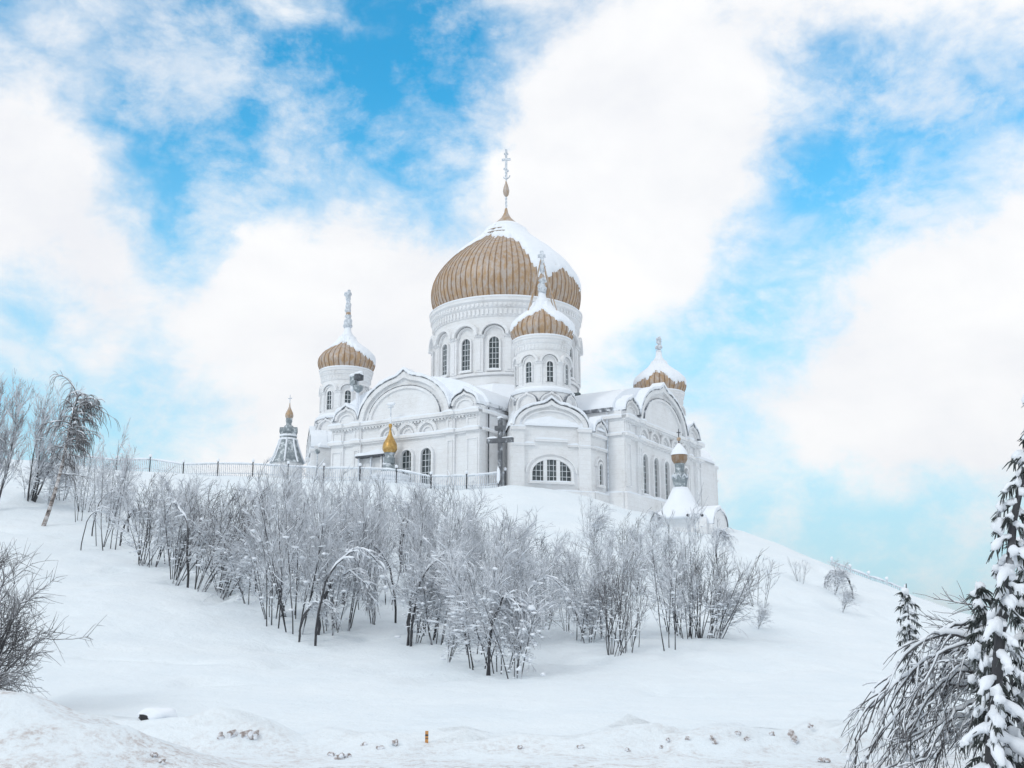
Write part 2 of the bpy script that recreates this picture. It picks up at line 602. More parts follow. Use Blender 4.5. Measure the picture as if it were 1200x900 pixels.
def arched_band(mb, fr, uc, zs, r_out, r_in, w0, w1, rise=None, keel=0.0, m=0, leg=0.0):
    rise = r_out if rise is None else rise
    k = rise / r_out
    o = arch_pts(uc, zs, r_out, rise, keel)
    i = arch_pts(uc, zs, r_in, r_in * k, keel * .6)
    if leg:
        o = [(uc - r_out, zs - leg)] + o + [(uc + r_out, zs - leg)]
        i = [(uc - r_in, zs - leg)] + i + [(uc + r_in, zs - leg)]
    mb.band(fr, o, i, w0, w1, m)


def gable_outline(W, cr, frr, fu):
    def top(u):
        z = 7.6
        if abs(u) < cr:
            z = max(z, 7.1 + 3.75 * math.sqrt(1 - (u / cr) ** 2) + 0.5 * max(0, 1 - abs(u) / (.2 * cr)) ** 1.6)
        for c in (-fu, fu):
            if abs(u - c) < frr:
                z = max(z, 7.75 + 0.95 * math.sqrt(1 - ((u - c) / frr) ** 2) + 0.28 * max(0, 1 - abs(u - c) / (.3 * frr)) ** 1.5)
        return z
    us = np.linspace(-W, W, 141)
    return [(float(u), top(float(u))) for u in us]


def arm(phi, L, W, windows, fancy=True):
    ox, oy = L * math.cos(phi), L * math.sin(phi)
    fr = frame(ox, oy, phi)
    cr, fu = W * 0.62, W * 0.80
    frr = W * 0.165
    outline = gable_outline(W, cr, frr, fu)
    mb = MB()
    mb.prism(fr, [(-W, -3.5), (W, -3.5)] + outline[::-1], -0.7, 0.0)
    mb.box(fr, -W + .02, W - .02, -3.5, 7.75, -L + 1.0, -0.69)
    wall = mb.build('wall', MT['stone'], cath)
    # vaulted roof behind the gable screen
    mb = MB()
    n = 30
    oo = []
    for i in range(n + 1):
        t = PI * i / n
        u = -(W + .25) * math.cos(t)
        oo.append((u, 7.9 + 3.0 * math.sin(t) ** 1.25))
    mb.prism(fr, oo, -L + 1.5, -0.72)
    mb.build('roof', MT['snow'], cath, smooth=False)
    for sgn in (-1, 1):
        mb = MB()
        mb.box(fr, sgn * (W + .08) - .2, sgn * (W + .08) + .2, 7.62, 7.895, -L + 2, -.73)
        mb.build('eaves', MT['metal_edge'], wall)
    # roof edge metal and snow along the gable
    mb = MB()
    up = [(u, z + .065) for u, z in outline]
    mb.band(fr, up, outline, -0.75, 0.34)
    mb.build('gable_edge', MT['metal_edge'], wall)
    mb = MB()
    snow_over(mb, fr, up, 0.2, -0.85, 0.30, 0.0)
    mb.build('gable_snow', MT['snow'], wall)
    # mouldings of the great arch and the two flanking arches
    mb = MB()
    arched_band(mb, fr, 0, 7.1, cr - .04, cr - .5, -.02, .26, 3.72, .45)
    mb.build('great_arch', MT['stone'], wall)
    mb = MB()
    arched_band(mb, fr, 0, 7.15, cr - 1.0, cr - 1.3, -.02, .16, 3.05 * .94)
    mb.build('inner_arch', MT['stone'], wall)
    mb = MB()
    arched_band(mb, fr, 0, 7.15, cr - .97, cr - 1.0, -.01, .2, 3.05 * .96)
    mb.build('arch_edge', MT['metal_edge'], wall)
    for s in (-1, 1):
        mb = MB()
        arched_band(mb, fr, s * fu, 7.72, frr - .02, frr - .25, -.02, .24, .93, .2)
        arched_band(mb, fr, s * fu, 7.62, frr - .42, frr - .56, -.02, .13, .6)
        mb.build('flank_arch', MT['stone'], wall)
    # cornices, breaking forward over the pilasters
    piers = [(-W + .68, .66), (-W * .63, .42), (W * .63, .42), (W - .68, .66)]
    for zc, th, pr in ((6.95, .24, .46), (5.5, .20, .36)):
        mb = MB()
        mb.box(fr, -W - .1, W + .1, zc, zc + th, -.05, pr)
        mb.box(fr, -W - .05, W + .05, zc - .14, zc - .003, -.04, pr - .13)
        for u, hw in piers:
            mb.box(fr, u - hw - .12, u + hw + .12, zc - .02, zc + th + .015, -.03, pr + .19)
        if zc > 6:
            k = int(2 * W / .34)
            for i in range(k):
                u = -W + .2 + i * .34
                mb.box(fr, u - .08, u + .08, zc - .29, zc - .143, -.03, pr - .16)
        mb.build('cornice', MT['stone'], wall)
        mb = MB()
        snow_ledge(mb, fr, -W - .1, W + .1, zc + th, -.02, pr - .02, .10)
        for u, hw in piers:
            snow_ledge(mb, fr, u - hw - .13, u + hw + .13, zc + th + .016, .0, pr + .2, .15)
        mb.build('ledge_snow', MT['snow'], wall)
    for u, hw in piers:
        mb = MB()
        mb.box(fr, u - hw, u + hw, -.5, 6.86, -.03, .2)
        for z0, z1 in ((1.3, 4.9), (5.85, 6.6)):
            h2 = hw - .16
            for (a, b, c, d) in ((u - h2, u + h2, z1 - .08, z1), (u - h2, u + h2, z0, z0 + .08), (u - h2, u - h2 + .08, z0 + .08, z1 - .08), (u + h2 - .08, u + h2, z0 + .08, z1 - .08)):
                mb.box(fr, a, b, c, d, .19, .29)
        mb.build('pilaster', MT['stone'], wall)
    # plinth
    mb = MB()
    mb.box(fr, -W - .2, W + .2, -3.6, .72, -.1, .46)
    mb.build('plinth', MT['stone'], wall)
    mb = MB()
    snow_ledge(mb, fr, -W - .2, W + .2, .72, .0, .48, .16)
    mb.build('plinth_snow', MT['snow'], wall)
    if windows:
        for u in windows:
            mb = MB()
            arched_band(mb, fr, u, 5.80, 1.0, .76, -.02, .26, 1.0, .1)
            arched_band(mb, fr, u, 5.80, .56, .44, -.02, .13)
            snow_over(mb, fr, arch_pts(u, 5.80, 1.0, 1.0, .1), .06, .0, .24)
            mb.build('blind_arch', MT['stone'], wall)
            window(wall, fr, u, 0.95, 4.45, .52, 0.0, (2, 6), .30, .2)
    return wall, fr


armA, frA = arm(R(-90), 16.5, 7.7, [2.5, .5, -1.5])
armB, frB = arm(R(0), 16.4, 8.5, [-4.5, -2.2, 0.1, 2.4, 4.6])
arm(R(90), 16.5, 7.7, None)
arm(R(180), 16.4, 8.5, None)

# side walls of the arms next to the front corner: ledges and a downpipe
frS = frame(7.7, -12.0, 0)        # side of the left arm, facing local +x
frT = frame(12.0, -8.5, R(-90))   # side of the right arm, facing local -y
for fr, u0, u1 in ((frS, -4.5, 1.0), (frT, -1.0, 4.4)):
    side_of = armA if fr is frS else armB
    for zc, th, pr in ((6.95, .22, .3), (5.5, .18, .24)):
        mb = MB()
        mb.box(fr, u0, u1 + .1, zc, zc + th, -.05, pr)
        snow_ledge(mb, fr, u0, u1 + .1, zc + th, .0, pr, .1, 1)
        mb.build('cornice', [MT['stone'], MT['snow']], side_of)
    mb = MB()
    mb.box(fr, u0, u1 + .2, -3.6, .72, -.1, .4)
    snow_ledge(mb, fr, u0, u1 + .2, .72, .0, .42, .15, 1)
    mb.build('plinth', [MT['stone'], MT['snow']], side_of)
mb = MB()
mb.tube([frT(3.15, .16, 7.5), frT(3.15, .16, .3)], [.07, .07], 6, 0, True)
mb.build('downpipe', MT['rimed_iron'], armB)
mb = MB()
mb.tube([frS(-3.6, .16, 7.5), frS(-3.6, .16, .3)], [.06, .06], 6, 0, True)
mb.build('downpipe', MT['iron'], armA)

# base of the drum over the crossing
mb = MB()
mb.lathe([(9.3, 7.0), (9.3, 9.6), (8.2, 10.6), (7.9, 11.0), (7.9, 11.35)], 8, (0, 0), 0, R(22.5))
base = mb.build('drum_base', MT['stone'], cath)
mb = MB()
prof = [(9.5, 9.75), (8.9, 10.35), (8.1, 11.2), (7.6, 11.75), (7.25, 11.9)]
mb.lathe(prof, 8, (0, 0), 0, R(22.5), cap=False)
mb.lathe([(r - .1, z - .16) for r, z in prof], 8, (0, 0), 0, R(22.5), cap=False)
mb.build('base_snow', MT['snow'], base)


def drum(c, r, z0, z1, nwin, zb, wz, whw, arch_r, arch_z, z_corn, r_corn, phase, bars, name):
    mb = MB()
    n = nwin * 4
    mb.lathe([(r, z0), (r, z1)], n, c, 0, phase)
    mb.lathe([(r + .16, zb - .18), (r + .22, zb - .1), (r + .22, zb + .08), (r + .05, zb + .12)], n, c, 0, phase, cap=False)
    d = mb.build(name, MT['stone'], cath)
    for k in range(nwin):
        a = phase + 2 * PI * k / nwin
        fr = frame(c[0] + r * math.cos(a), c[1] + r * math.sin(a), a)
        window(d, fr, 0, wz[0], wz[1], whw, 0.0, bars, .2 if r > 5 else .14, .16 if r > 5 else .09, sill=r > 5)
        mb = MB()
        arched_band(mb, fr, 0, arch_z, arch_r, arch_r * .80, -.12, .52 * min(1, r / 5), arch_r * .92, 0)
        arched_band(mb, fr, 0, arch_z, arch_r * .70, arch_r * .60, -.05, .2 * min(1, r / 5), arch_r * .66, 0)
        snow_over(mb, fr, arch_pts(0, arch_z, arch_r, arch_r * .92), .05, -.1, .49 * min(1, r / 5))
        mb.build('arch', MT['stone'], d)
        a2 = a + PI / nwin
        f2 = frame(c[0] + r * math.cos(a2), c[1] + r * math.sin(a2), a2)
        mb = MB()
        pw = .40 if r > 5 else .24
        mb.box(f2, -pw, pw, zb + .1, arch_z - .02, -.1, .24 * min(1, r / 6) + .03)
        mb.box(f2, -pw - .08, pw + .08, arch_z - .16, arch_z + .04, -.1, .34 * min(1, r / 6) + .05)
        mb.box(f2, -pw * .45, pw * .45, zb + .3, arch_z - .4, .0, .30 * min(1, r / 6) + .06)
        mb.build('pilaster', MT['stone'], d)
    h = z1 - z_corn
    mb = MB()
    mb.lathe([(r - .05, z_corn), (r + .22 * (r_corn - r), z_corn + .05 * h), (r + .3 * (r_corn - r), z_corn + .42 * h), (r + .6 * (r_corn - r), z_corn + .5 * h), (r + .62 * (r_corn - r), z_corn + .72 * h), (r_corn, z_corn + .82 * h), (r_corn, z1), (r - .3, z1 + .05)], n * 2, c, 0, phase, cap=False)
    nd = int(2 * PI * r / (.42 if r > 5 else .3))
    for k in range(nd):
        a = 2 * PI * k / nd
        rr = r + .3 * (r_corn - r)
        f = frame(c[0] + rr * math.cos(a), c[1] + rr * math.sin(a), a)
        s = .1 if r > 5 else .06
        mb.box(f, -s, s, z_corn + .12 * h, z_corn + .40 * h, -.06, .13 * min(1, r / 5))
        mb.box(f, -s, s, z_corn + .55 * h, z_corn + .70 * h, .1, .3 * (r_corn - r) + .13 * min(1, r / 5))
    mb.build('cornice', MT['stone'], d)
    mb = MB()
    mb.lathe([(r_corn + .03, z1 - .03), (r_corn + .05, z1 + .05), (r_corn - .1, z1 + .16), (r_corn - .5, z1 + .2)], n * 2, c, 0, phase, cap=False)
    mb.build('cornice_snow', MT['snow'], d, smooth=True)
    return d


drum((0, 0), 7.0, 10.9, 20.15, 16, 12.9, (13.25, 16.35), .46, 1.40, 16.5, 18.3, 7.55, R(-90), (2, 5), 'main_drum')


def smooth_profile(p, k):
    """resample a (r,z) profile with a Catmull-Rom curve"""
    P = np.array([p[0]] + list(p) + [p[-1]], float)
    out = []
    for i in range(1, len(P) - 2):
        for t in np.linspace(0, 1, k, endpoint=False):
            a, b, c, d = P[i - 1], P[i], P[i + 1], P[i + 2]
            out.append(0.5 * ((2 * b) + (-a + c) * t + (2 * a - 5 * b + 4 * c - d) * t * t + (-a + 3 * b - 3 * c + d) * t ** 3))
    out.append(P[-2])
    return [tuple(x) for x in out]


VIEW = math.degrees(R(-90) - ROT)     # local bearing of the side seen from the road


def dome(c, prof, ribs, zsnow, seed, thick, name):
    pr = smooth_profile(prof, 5)
    n = ribs * 6
    mb = MB()
    vs, fs, ms = [], [], []
    for r, z in pr:
        for j in range(n):
            a = 2 * PI * (j - j % 6 + (0, .7, 1.0, 2.3, 4.0, 5.7)[j % 6]) / n
            rr = r + (0.016 * min(r, 3) if j % 6 in (0, 1) else 0.0) + (-.004 * min(r, 3) if j % 6 in (3, 4) else 0)
            vs.append((c[0] + rr * math.cos(a), c[1] + rr * math.sin(a), z))
    k = len(pr)
    mb.V = vs
    for i in range(k - 1):
        for j in range(n):
            j2 = (j + 1) % n
            mb.F.append((i * n + j, i * n + j2, (i + 1) * n + j2, (i + 1) * n + j))
            mb.M.append(1 if j % 6 in (0, 1, 5) else 0)
    d = mb.build(name, [MT['copper'], MT['seam']], cath, smooth=False)
    # snow lying on the dome: an uneven shell with a ragged lower edge
    nt_, nz_ = 180, 64
    za, zb = pr[0][1], pr[-1][1]
    zi = np.linspace(za, zb, nz_)
    pz = np.array([p[1] for p in pr]); prr = np.array([p[0] for p in pr])
    rz = np.interp(zi, pz, prr)
    th = np.arange(nt_) * 2 * PI / nt_
    delta = (np.degrees(th) - VIEW + 180) % 360 - 180
    lim = np.interp(delta, [q[0] for q in zsnow], [q[1] for q in zsnow])
    H = zb - za
    T, Zg = np.meshgrid(th, zi)
    streak = vnoise(T * 16 + seed, Zg * 0 + seed * 2.2) * .10 * H + vnoise(T * 45 + seed, Zg * 0 + 3) * .05 * H
    patchy = vnoise(T * 12 + seed * 3, Zg / H * 22) * .10 * H
    m = Zg - (za + lim[None, :] * H) + streak + patchy
    off = np.where(m > 0, thick * (0.35 + 0.65 * np.clip(m / (.18 * H), 0, 1)) * (1 + .5 * vnoise(T * 6 + seed, Zg / H * 9)), -0.03)
    # the slope has to hold the snow
    RR = rz[:, None] + off
    V = np.stack([c[0] + RR * np.cos(T), c[1] + RR * np.sin(T), Zg + np.maximum(off, 0) * .6], -1).reshape(-1, 3)
    mb = MB(); mb.V = V.tolist()
    keep = m > 0
    for i in range(nz_ - 1):
        for j in range(nt_):
            j2 = (j + 1) % nt_
            if keep[i, j] or keep[i, j2] or keep[i + 1, j] or keep[i + 1, j2]:
                mb.F.append((i * nt_ + j, i * nt_ + j2, (i + 1) * nt_ + j2, (i + 1) * nt_ + j)); mb.M.append(0)
    mb.build('snow_cap', MT['snow'], d, smooth=True)
    return d


def ortho_cross(mb, c, z0, h, w, t, rot=0.0, mat=0):
    """tall cross with a short top bar and a slanted foot bar"""
    f = frame(c[0], c[1], rot)
    mb.box(f, -t, t, z0, z0 + h, -t * .8, t * .8, mat)
    mb.box(f, -w, w, z0 + h * .62, z0 + h * .62 + 2 * t, -t * .7, t * .7, mat)
    mb.box(f, -w * .5, w * .5, z0 + h * .82, z0 + h * .82 + 1.6 * t, -t * .7, t * .7, mat)
    a, b = f(-w * .55, 0, z0 + h * .36), f(w * .55, 0, z0 + h * .26)
    mb.tube([a, b], [t * 1.1, t * 1.1], 4, mat, True)


def rimed_pole(mb, c, z0, z1, r0, r1, seed, m=0, lean=(0, 0)):
    n = 18
    pts, rad = [], []
    for i in range(n + 1):
        t = i / n
        pts.append((c[0] + lean[0] * t + .5 * r0 * jitter(seed, t * 9, 1), c[1] + lean[1] * t, z0 + (z1 - z0) * t))
        rad.append((r0 + (r1 - r0) * t) * (1 + 1.1 * jitter(seed + 3, t * 13, 1)))
    mb.tube(pts, rad, 8, m, True)


main_prof = [(6.95, 20.35), (7.28, 21.2), (7.42, 22.1), (7.36, 23.0), (7.05, 23.9), (6.5, 24.8), (5.75, 25.7), (4.8, 26.6), (3.7, 27.45), (2.8, 28.15), (2.15, 28.75), (1.8, 29.3)]
main_dome = dome((0, 0), main_prof, 80,
                 [(-180, .45), (-100, .50), (-82, .56), (-66, .64), (-50, .75), (-34, .88), (-18, .84), (-5, .77), (8, .74), (14, .68), (19, .46), (24, .24), (31, .18), (38, .32), (50, .36), (65, .34), (80, .26), (100, .22), (140, .35), (180, .45)], 3, .24, 'main_dome')
mb = MB()
mb.lathe([(1.78, 29.2), (1.95, 29.32), (1.95, 29.42), (1.6, 29.75), (1.0, 30.25), (.5, 30.75), (.22, 31.3), (.12, 31.8)], 40, (0, 0), 0)
cap = mb.build('dome_cap', MT['copper'], main_dome, smooth=True)
mb = MB()
for zz, rr in ((28.35, 2.72), (28.85, 2.25)):
    mb.lathe([(rr, zz), (rr + .12, zz + .06), (rr, zz + .14)], 40, (0, 0), 0, cap=False)
mb.lathe([(1.98, 29.43), (1.95, 29.55), (1.55, 29.85), (1.35, 29.98)], 40, (0, 0), 1, cap=False)
mb.build('cap_ring', [MT['seam'], MT['snow']], main_dome)
mb = MB()
rimed_pole(mb, (0, 0), 31.5, 35.0, .12, .08, 2)
mb.build('spire', MT['rimed_iron'], main_dome)
mb = MB()
mb.lathe([(.05, 33.0), (.26, 33.3), (.34, 33.7), (.26, 34.1), (.1, 34.6), (.05, 34.9)], 14, (0, 0), 0)
mb.build('orb', MT['copper'], main_dome, smooth=True)
mb = MB()
ortho_cross(mb, (0, 0), 35.0, 3.3, .45, .11, R(-70))
mb.tube([(.0 + .42 * math.cos(a), 0 + .1, 35.5 + .42 * math.sin(a)) for a in np.linspace(PI * 1.1, PI * 1.9, 9)], [.06] * 9, 5)
mb.build('cross', MT['rimed_iron'], main_dome)


def mirror_pts(pts, sx, sy):
    return [(x * sx, y * sy) for x, y in pts]


def corner(sx, sy, cx, cy, snowlim, seed, detail, poly=None, tip=21.2):
    c = (cx, cy)
    P = poly or [(6.5, -6.5), (7.6, -12.4), (10.2, -16.0), (14.9, -11.3), (15.0, -8.4)]
    P = mirror_pts(P, sx, sy)
    mb = MB()
    n = len(P)
    mb.add([(x, y, -3.6) for x, y in P] + [(x, y, 5.9) for x, y in P], [tuple(range(n)), tuple(range(2 * n - 1, n - 1, -1))] + [(i, (i + 1) % n, (i + 1) % n + n, i + n) for i in range(n)])
    wall = mb.build('corner_wall', MT['stone'], cath)
    # snow covered roof rising to the little drum
    mb = MB()
    m = 24
    ring0, ring1 = [], []
    for k in range(m):
        t = k / m * n
        i = int(t); f = t - i
        a, b = P[i % n], P[(i + 1) % n]
        x, y = a[0] + (b[0] - a[0]) * f, a[1] + (b[1] - a[1]) * f
        dx, dy = x - c[0], y - c[1]
        l = math.hypot(dx, dy)
        ring0.append((x + dx / l * .2, y + dy / l * .2, 5.95))
        ring1.append((c[0] + dx / l * 2.6, c[1] + dy / l * 2.6, 7.5))
    top = [(x, y, z + .05) for x, y, z in ring1]
    mid = [((a[0] + b[0]) / 2, (a[1] + b[1]) / 2, 6.85) for a, b in zip(ring0, ring1)]
    lo = [(x, y, 5.75) for x, y, z in ring0]
    vs = lo + ring0 + mid + ring1
    mb.add(vs, [(q * m + k, q * m + (k + 1) % m, (q + 1) * m + (k + 1) % m, (q + 1) * m + k) for q in range(3) for k in range(m)] + [tuple(3 * m + k for k in range(m))])
    mb.build('corner_roof', MT['snow'], wall)
    # tier of little gables below the drum
    mb = MB()
    mb.lathe([(2.55, 5.9), (2.55, 8.75), (2.3, 9.25)], 32, c, 0)
    tier = mb.build('gable_tier', MT['stone'], cath)
    for k in range(8):
        a = R(-90 + 45 * k)
        fr = frame(c[0] + 2.55 * math.cos(a), c[1] + 2.55 * math.sin(a), a)
        mb = MB()
        arched_band(mb, fr, 0, 7.75, .98, .82, -.2, .17, .86, .18, leg=.75)
        mb.build('little_gable', MT['stone'], tier)
        mb = MB()
        op = arch_pts(0, 7.75, .98, .86, .18)
        mb.band(fr, [(u * 1.02, z + .035) for u, z in op], op, -.2, .2)
        mb.build('gable_edge', MT['metal_edge'], tier)
    mb = MB()
    mb.lathe([(2.62, 8.75), (2.72, 8.95), (2.35, 9.3), (2.2, 9.4)], 32, c, 0, cap=False)
    mb.build('tier_snow', MT['snow'], tier, smooth=True)
    d = drum(c, 2.2, 8.8, 13.55, 8, 9.28, (9.65, 11.35), .27, .86, 11.3, 12.35, 2.5, R(-90), (1, 3), 'small_drum')
    prof = [(2.38, 13.6), (2.58, 14.0), (2.66, 14.4), (2.56, 14.85), (2.25, 15.3), (1.75, 15.75), (1.22, 16.15), (.85, 16.5), (.66, 16.9)]
    dm = dome(c, prof, 32, snowlim, seed, .15, 'small_dome')
    mb = MB()
    mb.lathe([(.66, 16.85), (.78, 16.95), (.55, 17.2), (.36, 17.5), (.3, 17.9), (.26, 18.2)], 16, c, 0)
    mb.build('dome_cap', MT['snow'], dm, smooth=True)
    mb = MB()
    rimed_pole(mb, c, 17.9, tip + (.25 if detail == 1 else 0), .30, .24 if detail == 1 else .18, seed + 4, lean=(.1 * sx, 0))
    mb.blob((c[0], c[1], 18.55), (.34, .34, .3), np.random.RandomState(seed), 0, 1)
    mb.build('spire', MT['rimed_iron'], dm, smooth=True)
    if tip > 20:
        mb = MB()
        mb.lathe([(.1, 18.9), (.24, 19.15), (.24, 19.4), (.1, 19.7)], 12, c, 0)
        mb.build('orb', MT['copper'], dm, smooth=True)
        mb = MB()
        ortho_cross(mb, c, tip - 1.0, 1.5, .34, .13, R(-65) if detail == 2 else R(20))
        mb.build('cross', MT['rimed_iron'], dm)
        mb = MB()
        for k in range(4 if detail == 2 else 0):
            a = R(-14 + 90 * k)
            p0 = np.array([c[0] + .12 * math.cos(a), c[1] + .12 * math.sin(a), tip - .3])
            p1 = np.array([c[0] + 1.75 * math.cos(a), c[1] + 1.75 * math.sin(a), 15.85])
            pts = [p0 + (p1 - p0) * t - np.array([0, 0, .5 * t * (1 - t)]) for t in np.linspace(0, 1, 8)]
            mb.tube(pts, [.05] * 8, 5)
        if mb.V: mb.build('stay_chain', MT['copper'], dm)
    # the outer chamfered face with its keel gable
    if detail >= 1:
        fx, fy = (P[2][0] + P[3][0]) / 2, (P[2][1] + P[3][1]) / 2
        ang = math.atan2(fy, fx)
        e = np.array([P[3][0] - P[2][0], P[3][1] - P[2][1]])
        ang = math.atan2(-e[0], e[1])
        if math.cos(ang) * fx + math.sin(ang) * fy < 0: ang += PI
        hwf = float(np.hypot(*e)) / 2
        fr = frame(fx, fy, ang)
        r = min(hwf - .2, 3.1)
        op = arch_pts(0, 5.75, r, 1.85, .4)
        mb = MB()
        mb.prism(fr, [(-r, 5.5)] + op + [(r, 5.5)], -.75, .02)
        g = mb.build('corner_gable', MT['stone'], wall)
        mb = MB()
        arched_band(mb, fr, 0, 5.72, r - .04, r - .42, .0, .3, 1.8, .35)
        arched_band(mb, fr, 0, 5.7, r - .62, r - .8, .0, .16, 1.4, .0)
        mb.build('great_arch', MT['stone'], wall)
        up = [(u, z + .06) for u, z in op]
        mb = MB(); mb.band(fr, up, op, -.8, .36); mb.build('gable_edge', MT['metal_edge'], wall)
        mb = MB(); snow_over(mb, fr, up, .17, -1.1, .33); mb.build('gable_snow', MT['snow'], wall)
        for s in (-1, 1):
            mb = MB()
            u = s * (hwf - .55)
            mb.box(fr, u - .5, u + .5, -3, 5.55, -.02, .26)
            mb.box(fr, u - .58, u + .58, 5.35, 5.6, -.02, .4)
            mb.box(fr, u - .55, u + .55, 4.1, 4.24, -.02, .34)
            snow_ledge(mb, fr, u - .58, u + .58, 5.6, .0, .42, .14, 1)
            snow_ledge(mb, fr, u - .56, u + .56, 4.24, .2, .36, .06, 1)
            mb.build('pilaster', [MT['stone'], MT['snow']], wall)
        mb = MB()
        mb.box(fr, -hwf + 1.05, -1.35, 4.15, 4.3, -.02, .2)
        mb.box(fr, 1.35, hwf - 1.05, 4.15, 4.3, -.02, .2)
        mb.box(fr, -1.35, 1.35, 4.5, 4.66, -.02, .24)
        snow_ledge(mb, fr, -hwf + 1.05, -1.37, 4.3, .0, .22, .13, 1)
        snow_ledge(mb, fr, 1.37, hwf - 1.05, 4.3, .0, .22, .13, 1)
        snow_ledge(mb, fr, -1.35, 1.35, 4.66, .0, .26, .13, 1)
        mb.build('string_course', [MT['stone'], MT['snow']], wall)
        mb = MB(); mb.box(fr, -hwf - .15, hwf + .15, -3.6, .5, -.1, .42)
        snow_ledge(mb, fr, -hwf - .15, hwf + .15, .5, .0, .44, .14, 1)
        mb.build('plinth', [MT['stone'], MT['snow']], wall)
        window(wall, fr, 0, 1.25, 3.05, 1.62, .0, (8, 3), .24, .2, rise=1.1, mull=2)
        mb = MB()
        arched_band(mb, fr, 0, 2.0, 2.15, 2.02, -.02, .14, 1.55)
        mb.build('hood_mould', MT['stone'], wall)
    if detail >= 2:
        # narrow return wall with its own niche window
        a, b = P[3], P[4]
        fx, fy = (a[0] + b[0]) / 2, (a[1] + b[1]) / 2
        fr = frame(fx, fy, 0)
        mb = MB()
        op = arch_pts(0, 5.5, 1.15, .95, .25)
        mb.prism(fr, [(-1.15, 5.3)] + op + [(1.15, 5.3)], -.6, .03)
        arched_band(mb, fr, 0, 5.45, 1.12, .9, .0, .25, .9, .2)
        mb.build('niche_gable', MT['stone'], wall)
        up = [(u, z + .06) for u, z in op]
        mb = MB(); mb.band(fr, up, op, -.65, .3); mb.build('gable_edge', MT['metal_edge'], wall)
        mb = MB(); snow_over(mb, fr, up, .16, -.8, .27); mb.build('gable_snow', MT['snow'], wall)
        mb = MB()
        for z in (4.1, 5.15):
            mb.box(fr, -1.5, 1.45, z, z + .16, -.03, .22)
            snow_ledge(mb, fr, -1.5, 1.45, z + .16, .0, .24, .1, 1)
        mb.box(fr, -1.5, 1.45, -3.6, .5, -.1, .4)
        snow_ledge(mb, fr, -1.5, 1.45, .5, .0, .42, .14, 1)
        mb.build('string_course', [MT['stone'], MT['snow']], wall)
        window(wall, fr, -.1, 1.2, 3.0, .33, .0, (1, 3), .24, .17)
        mb = MB(); arched_band(mb, fr, -.1, 2.75, .72, .6, -.02, .2, .72, .12); mb.build('hood_mould', MT['stone'], wall)
    return c


corner(1, 1, 10.6, -11.5, [(-180, .6), (-95, .35), (-70, .22), (-45, .42), (-25, .58), (-8, .76), (4, .74), (18, .52), (35, .34), (60, .2), (80, .12), (120, .3), (180, .6)], 11, 2)
corner(-1, 1, -10.6, -11.5, [(-180, .6), (-90, .55), (-60, .62), (-20, .78), (10, .72), (35, .42), (60, .30), (90, .22), (140, .4), (180, .6)], 12, 1)
corner(1, -1, 10.9, 12.5, [(-180, .4), (-90, .30), (-60, .30), (-34, .36), (-18, .58), (2, .56), (16, .30), (30, .2), (60, .34), (90, .2), (180, .4)], 13, 1,
       poly=[(6.5, -6.5), (7.6, -12.4), (10.2, -17.0), (16.6, -12.2), (16.6, -8.2)], tip=19.4)
corner(-1, -1, -10.6, 11.5, [(-180, .4), (180, .4)], 14, 0)

# patches of bare roof where the snow slid off, and the low walls between gable and drum
rng = np.random.RandomState(8)
mb = MB()
for k in range(12):
    x, u = 7.6 + 3.6 * rng.rand(), -5.2 - 2.2 * rng.rand()
    tt_ = math.acos(min(.99, abs(u) / 8.75))
    zt = 7.9 + 3.0 * math.sin(tt_) ** 1.25
    mb.blob((x, u - .05, zt + .03), (.30 + .35 * rng.rand(), .25 + .2 * rng.rand(), .20), rng, 0, 1, .4)
mb.build('bare_roof_patch', MT['dark_roof'], cath)

# ------------------------------------------------------------------ smaller things on the hilltop
def ground_spot(px, py, Y):
    """point of the terrain under a bearing at a given distance"""
    d = ray(px, py)
    x = d[0] * Y / d[1]
    return np.array([x, Y, hgt(x, Y)])


I = lambda u, w, z: (u, w, z)

# floodlight on a pole at the left gable
p = np.array([CX, CY, CZ]) + 0
cr_, sr_ = math.cos(ROT), math.sin(ROT)
def loc2w(x, y, z): return np.array([CX + cr_ * x - sr_ * y, CY + sr_ * x + cr_ * y, CZ + z])
t = empty('floodlight', loc2w(-5.35, -16.2, 8.6), ROT)
tag(t, 'dark floodlight cluster on a snowy pole above the left gable of the cathedral', 'floodlight')
mb = MB(); mb.tube([(0, 0, 0), (0, 0, 2.6)], [.16, .12], 8, 0, True); mb.build('pole', MT['packed_snow'], t)
mb = MB(); mb.box(I, -.55, .02, 2.2, 2.95, -.45, .1); mb.build('lamp_head', MT['verdigris'], t)
mb = MB(); mb.box(I, .06, .62, 2.55, 3.05, -.6, .0); mb.build('lamp_head', MT['iron'], t)
mb = MB(); mb.lathe([(.12, 1.5), (.42, 1.75), (.45, 2.1), (.1, 2.15)], 14, (.15, -.1)); mb.build('dish', MT['verdigris'], t)
mb = MB(); mb.blob((-.25, -.2, 3.05), (.42, .35, .2), rng, 0, 1, .3); mb.blob((.35, -.3, 3.15), (.4, .34, .2), rng, 0, 1, .3); mb.blob((-.5, -.1, 2.0), (.2, .2, .35), rng, 0, 1, .3)
mb.build('snow_cap', MT['snow'], t, smooth=True)


def onion(mb, c, r, z0, h, n=20, m=0):
    pr = smooth_profile([(.72 * r, z0), (.97 * r, z0 + .12 * h), (r, z0 + .22 * h), (.88 * r, z0 + .36 * h), (.58 * r, z0 + .52 * h), (.3 * r, z0 + .68 * h), (.15 * r, z0 + .84 * h), (.09 * r, z0 + h)], 4)
    mb.lathe(pr, n, c, m)


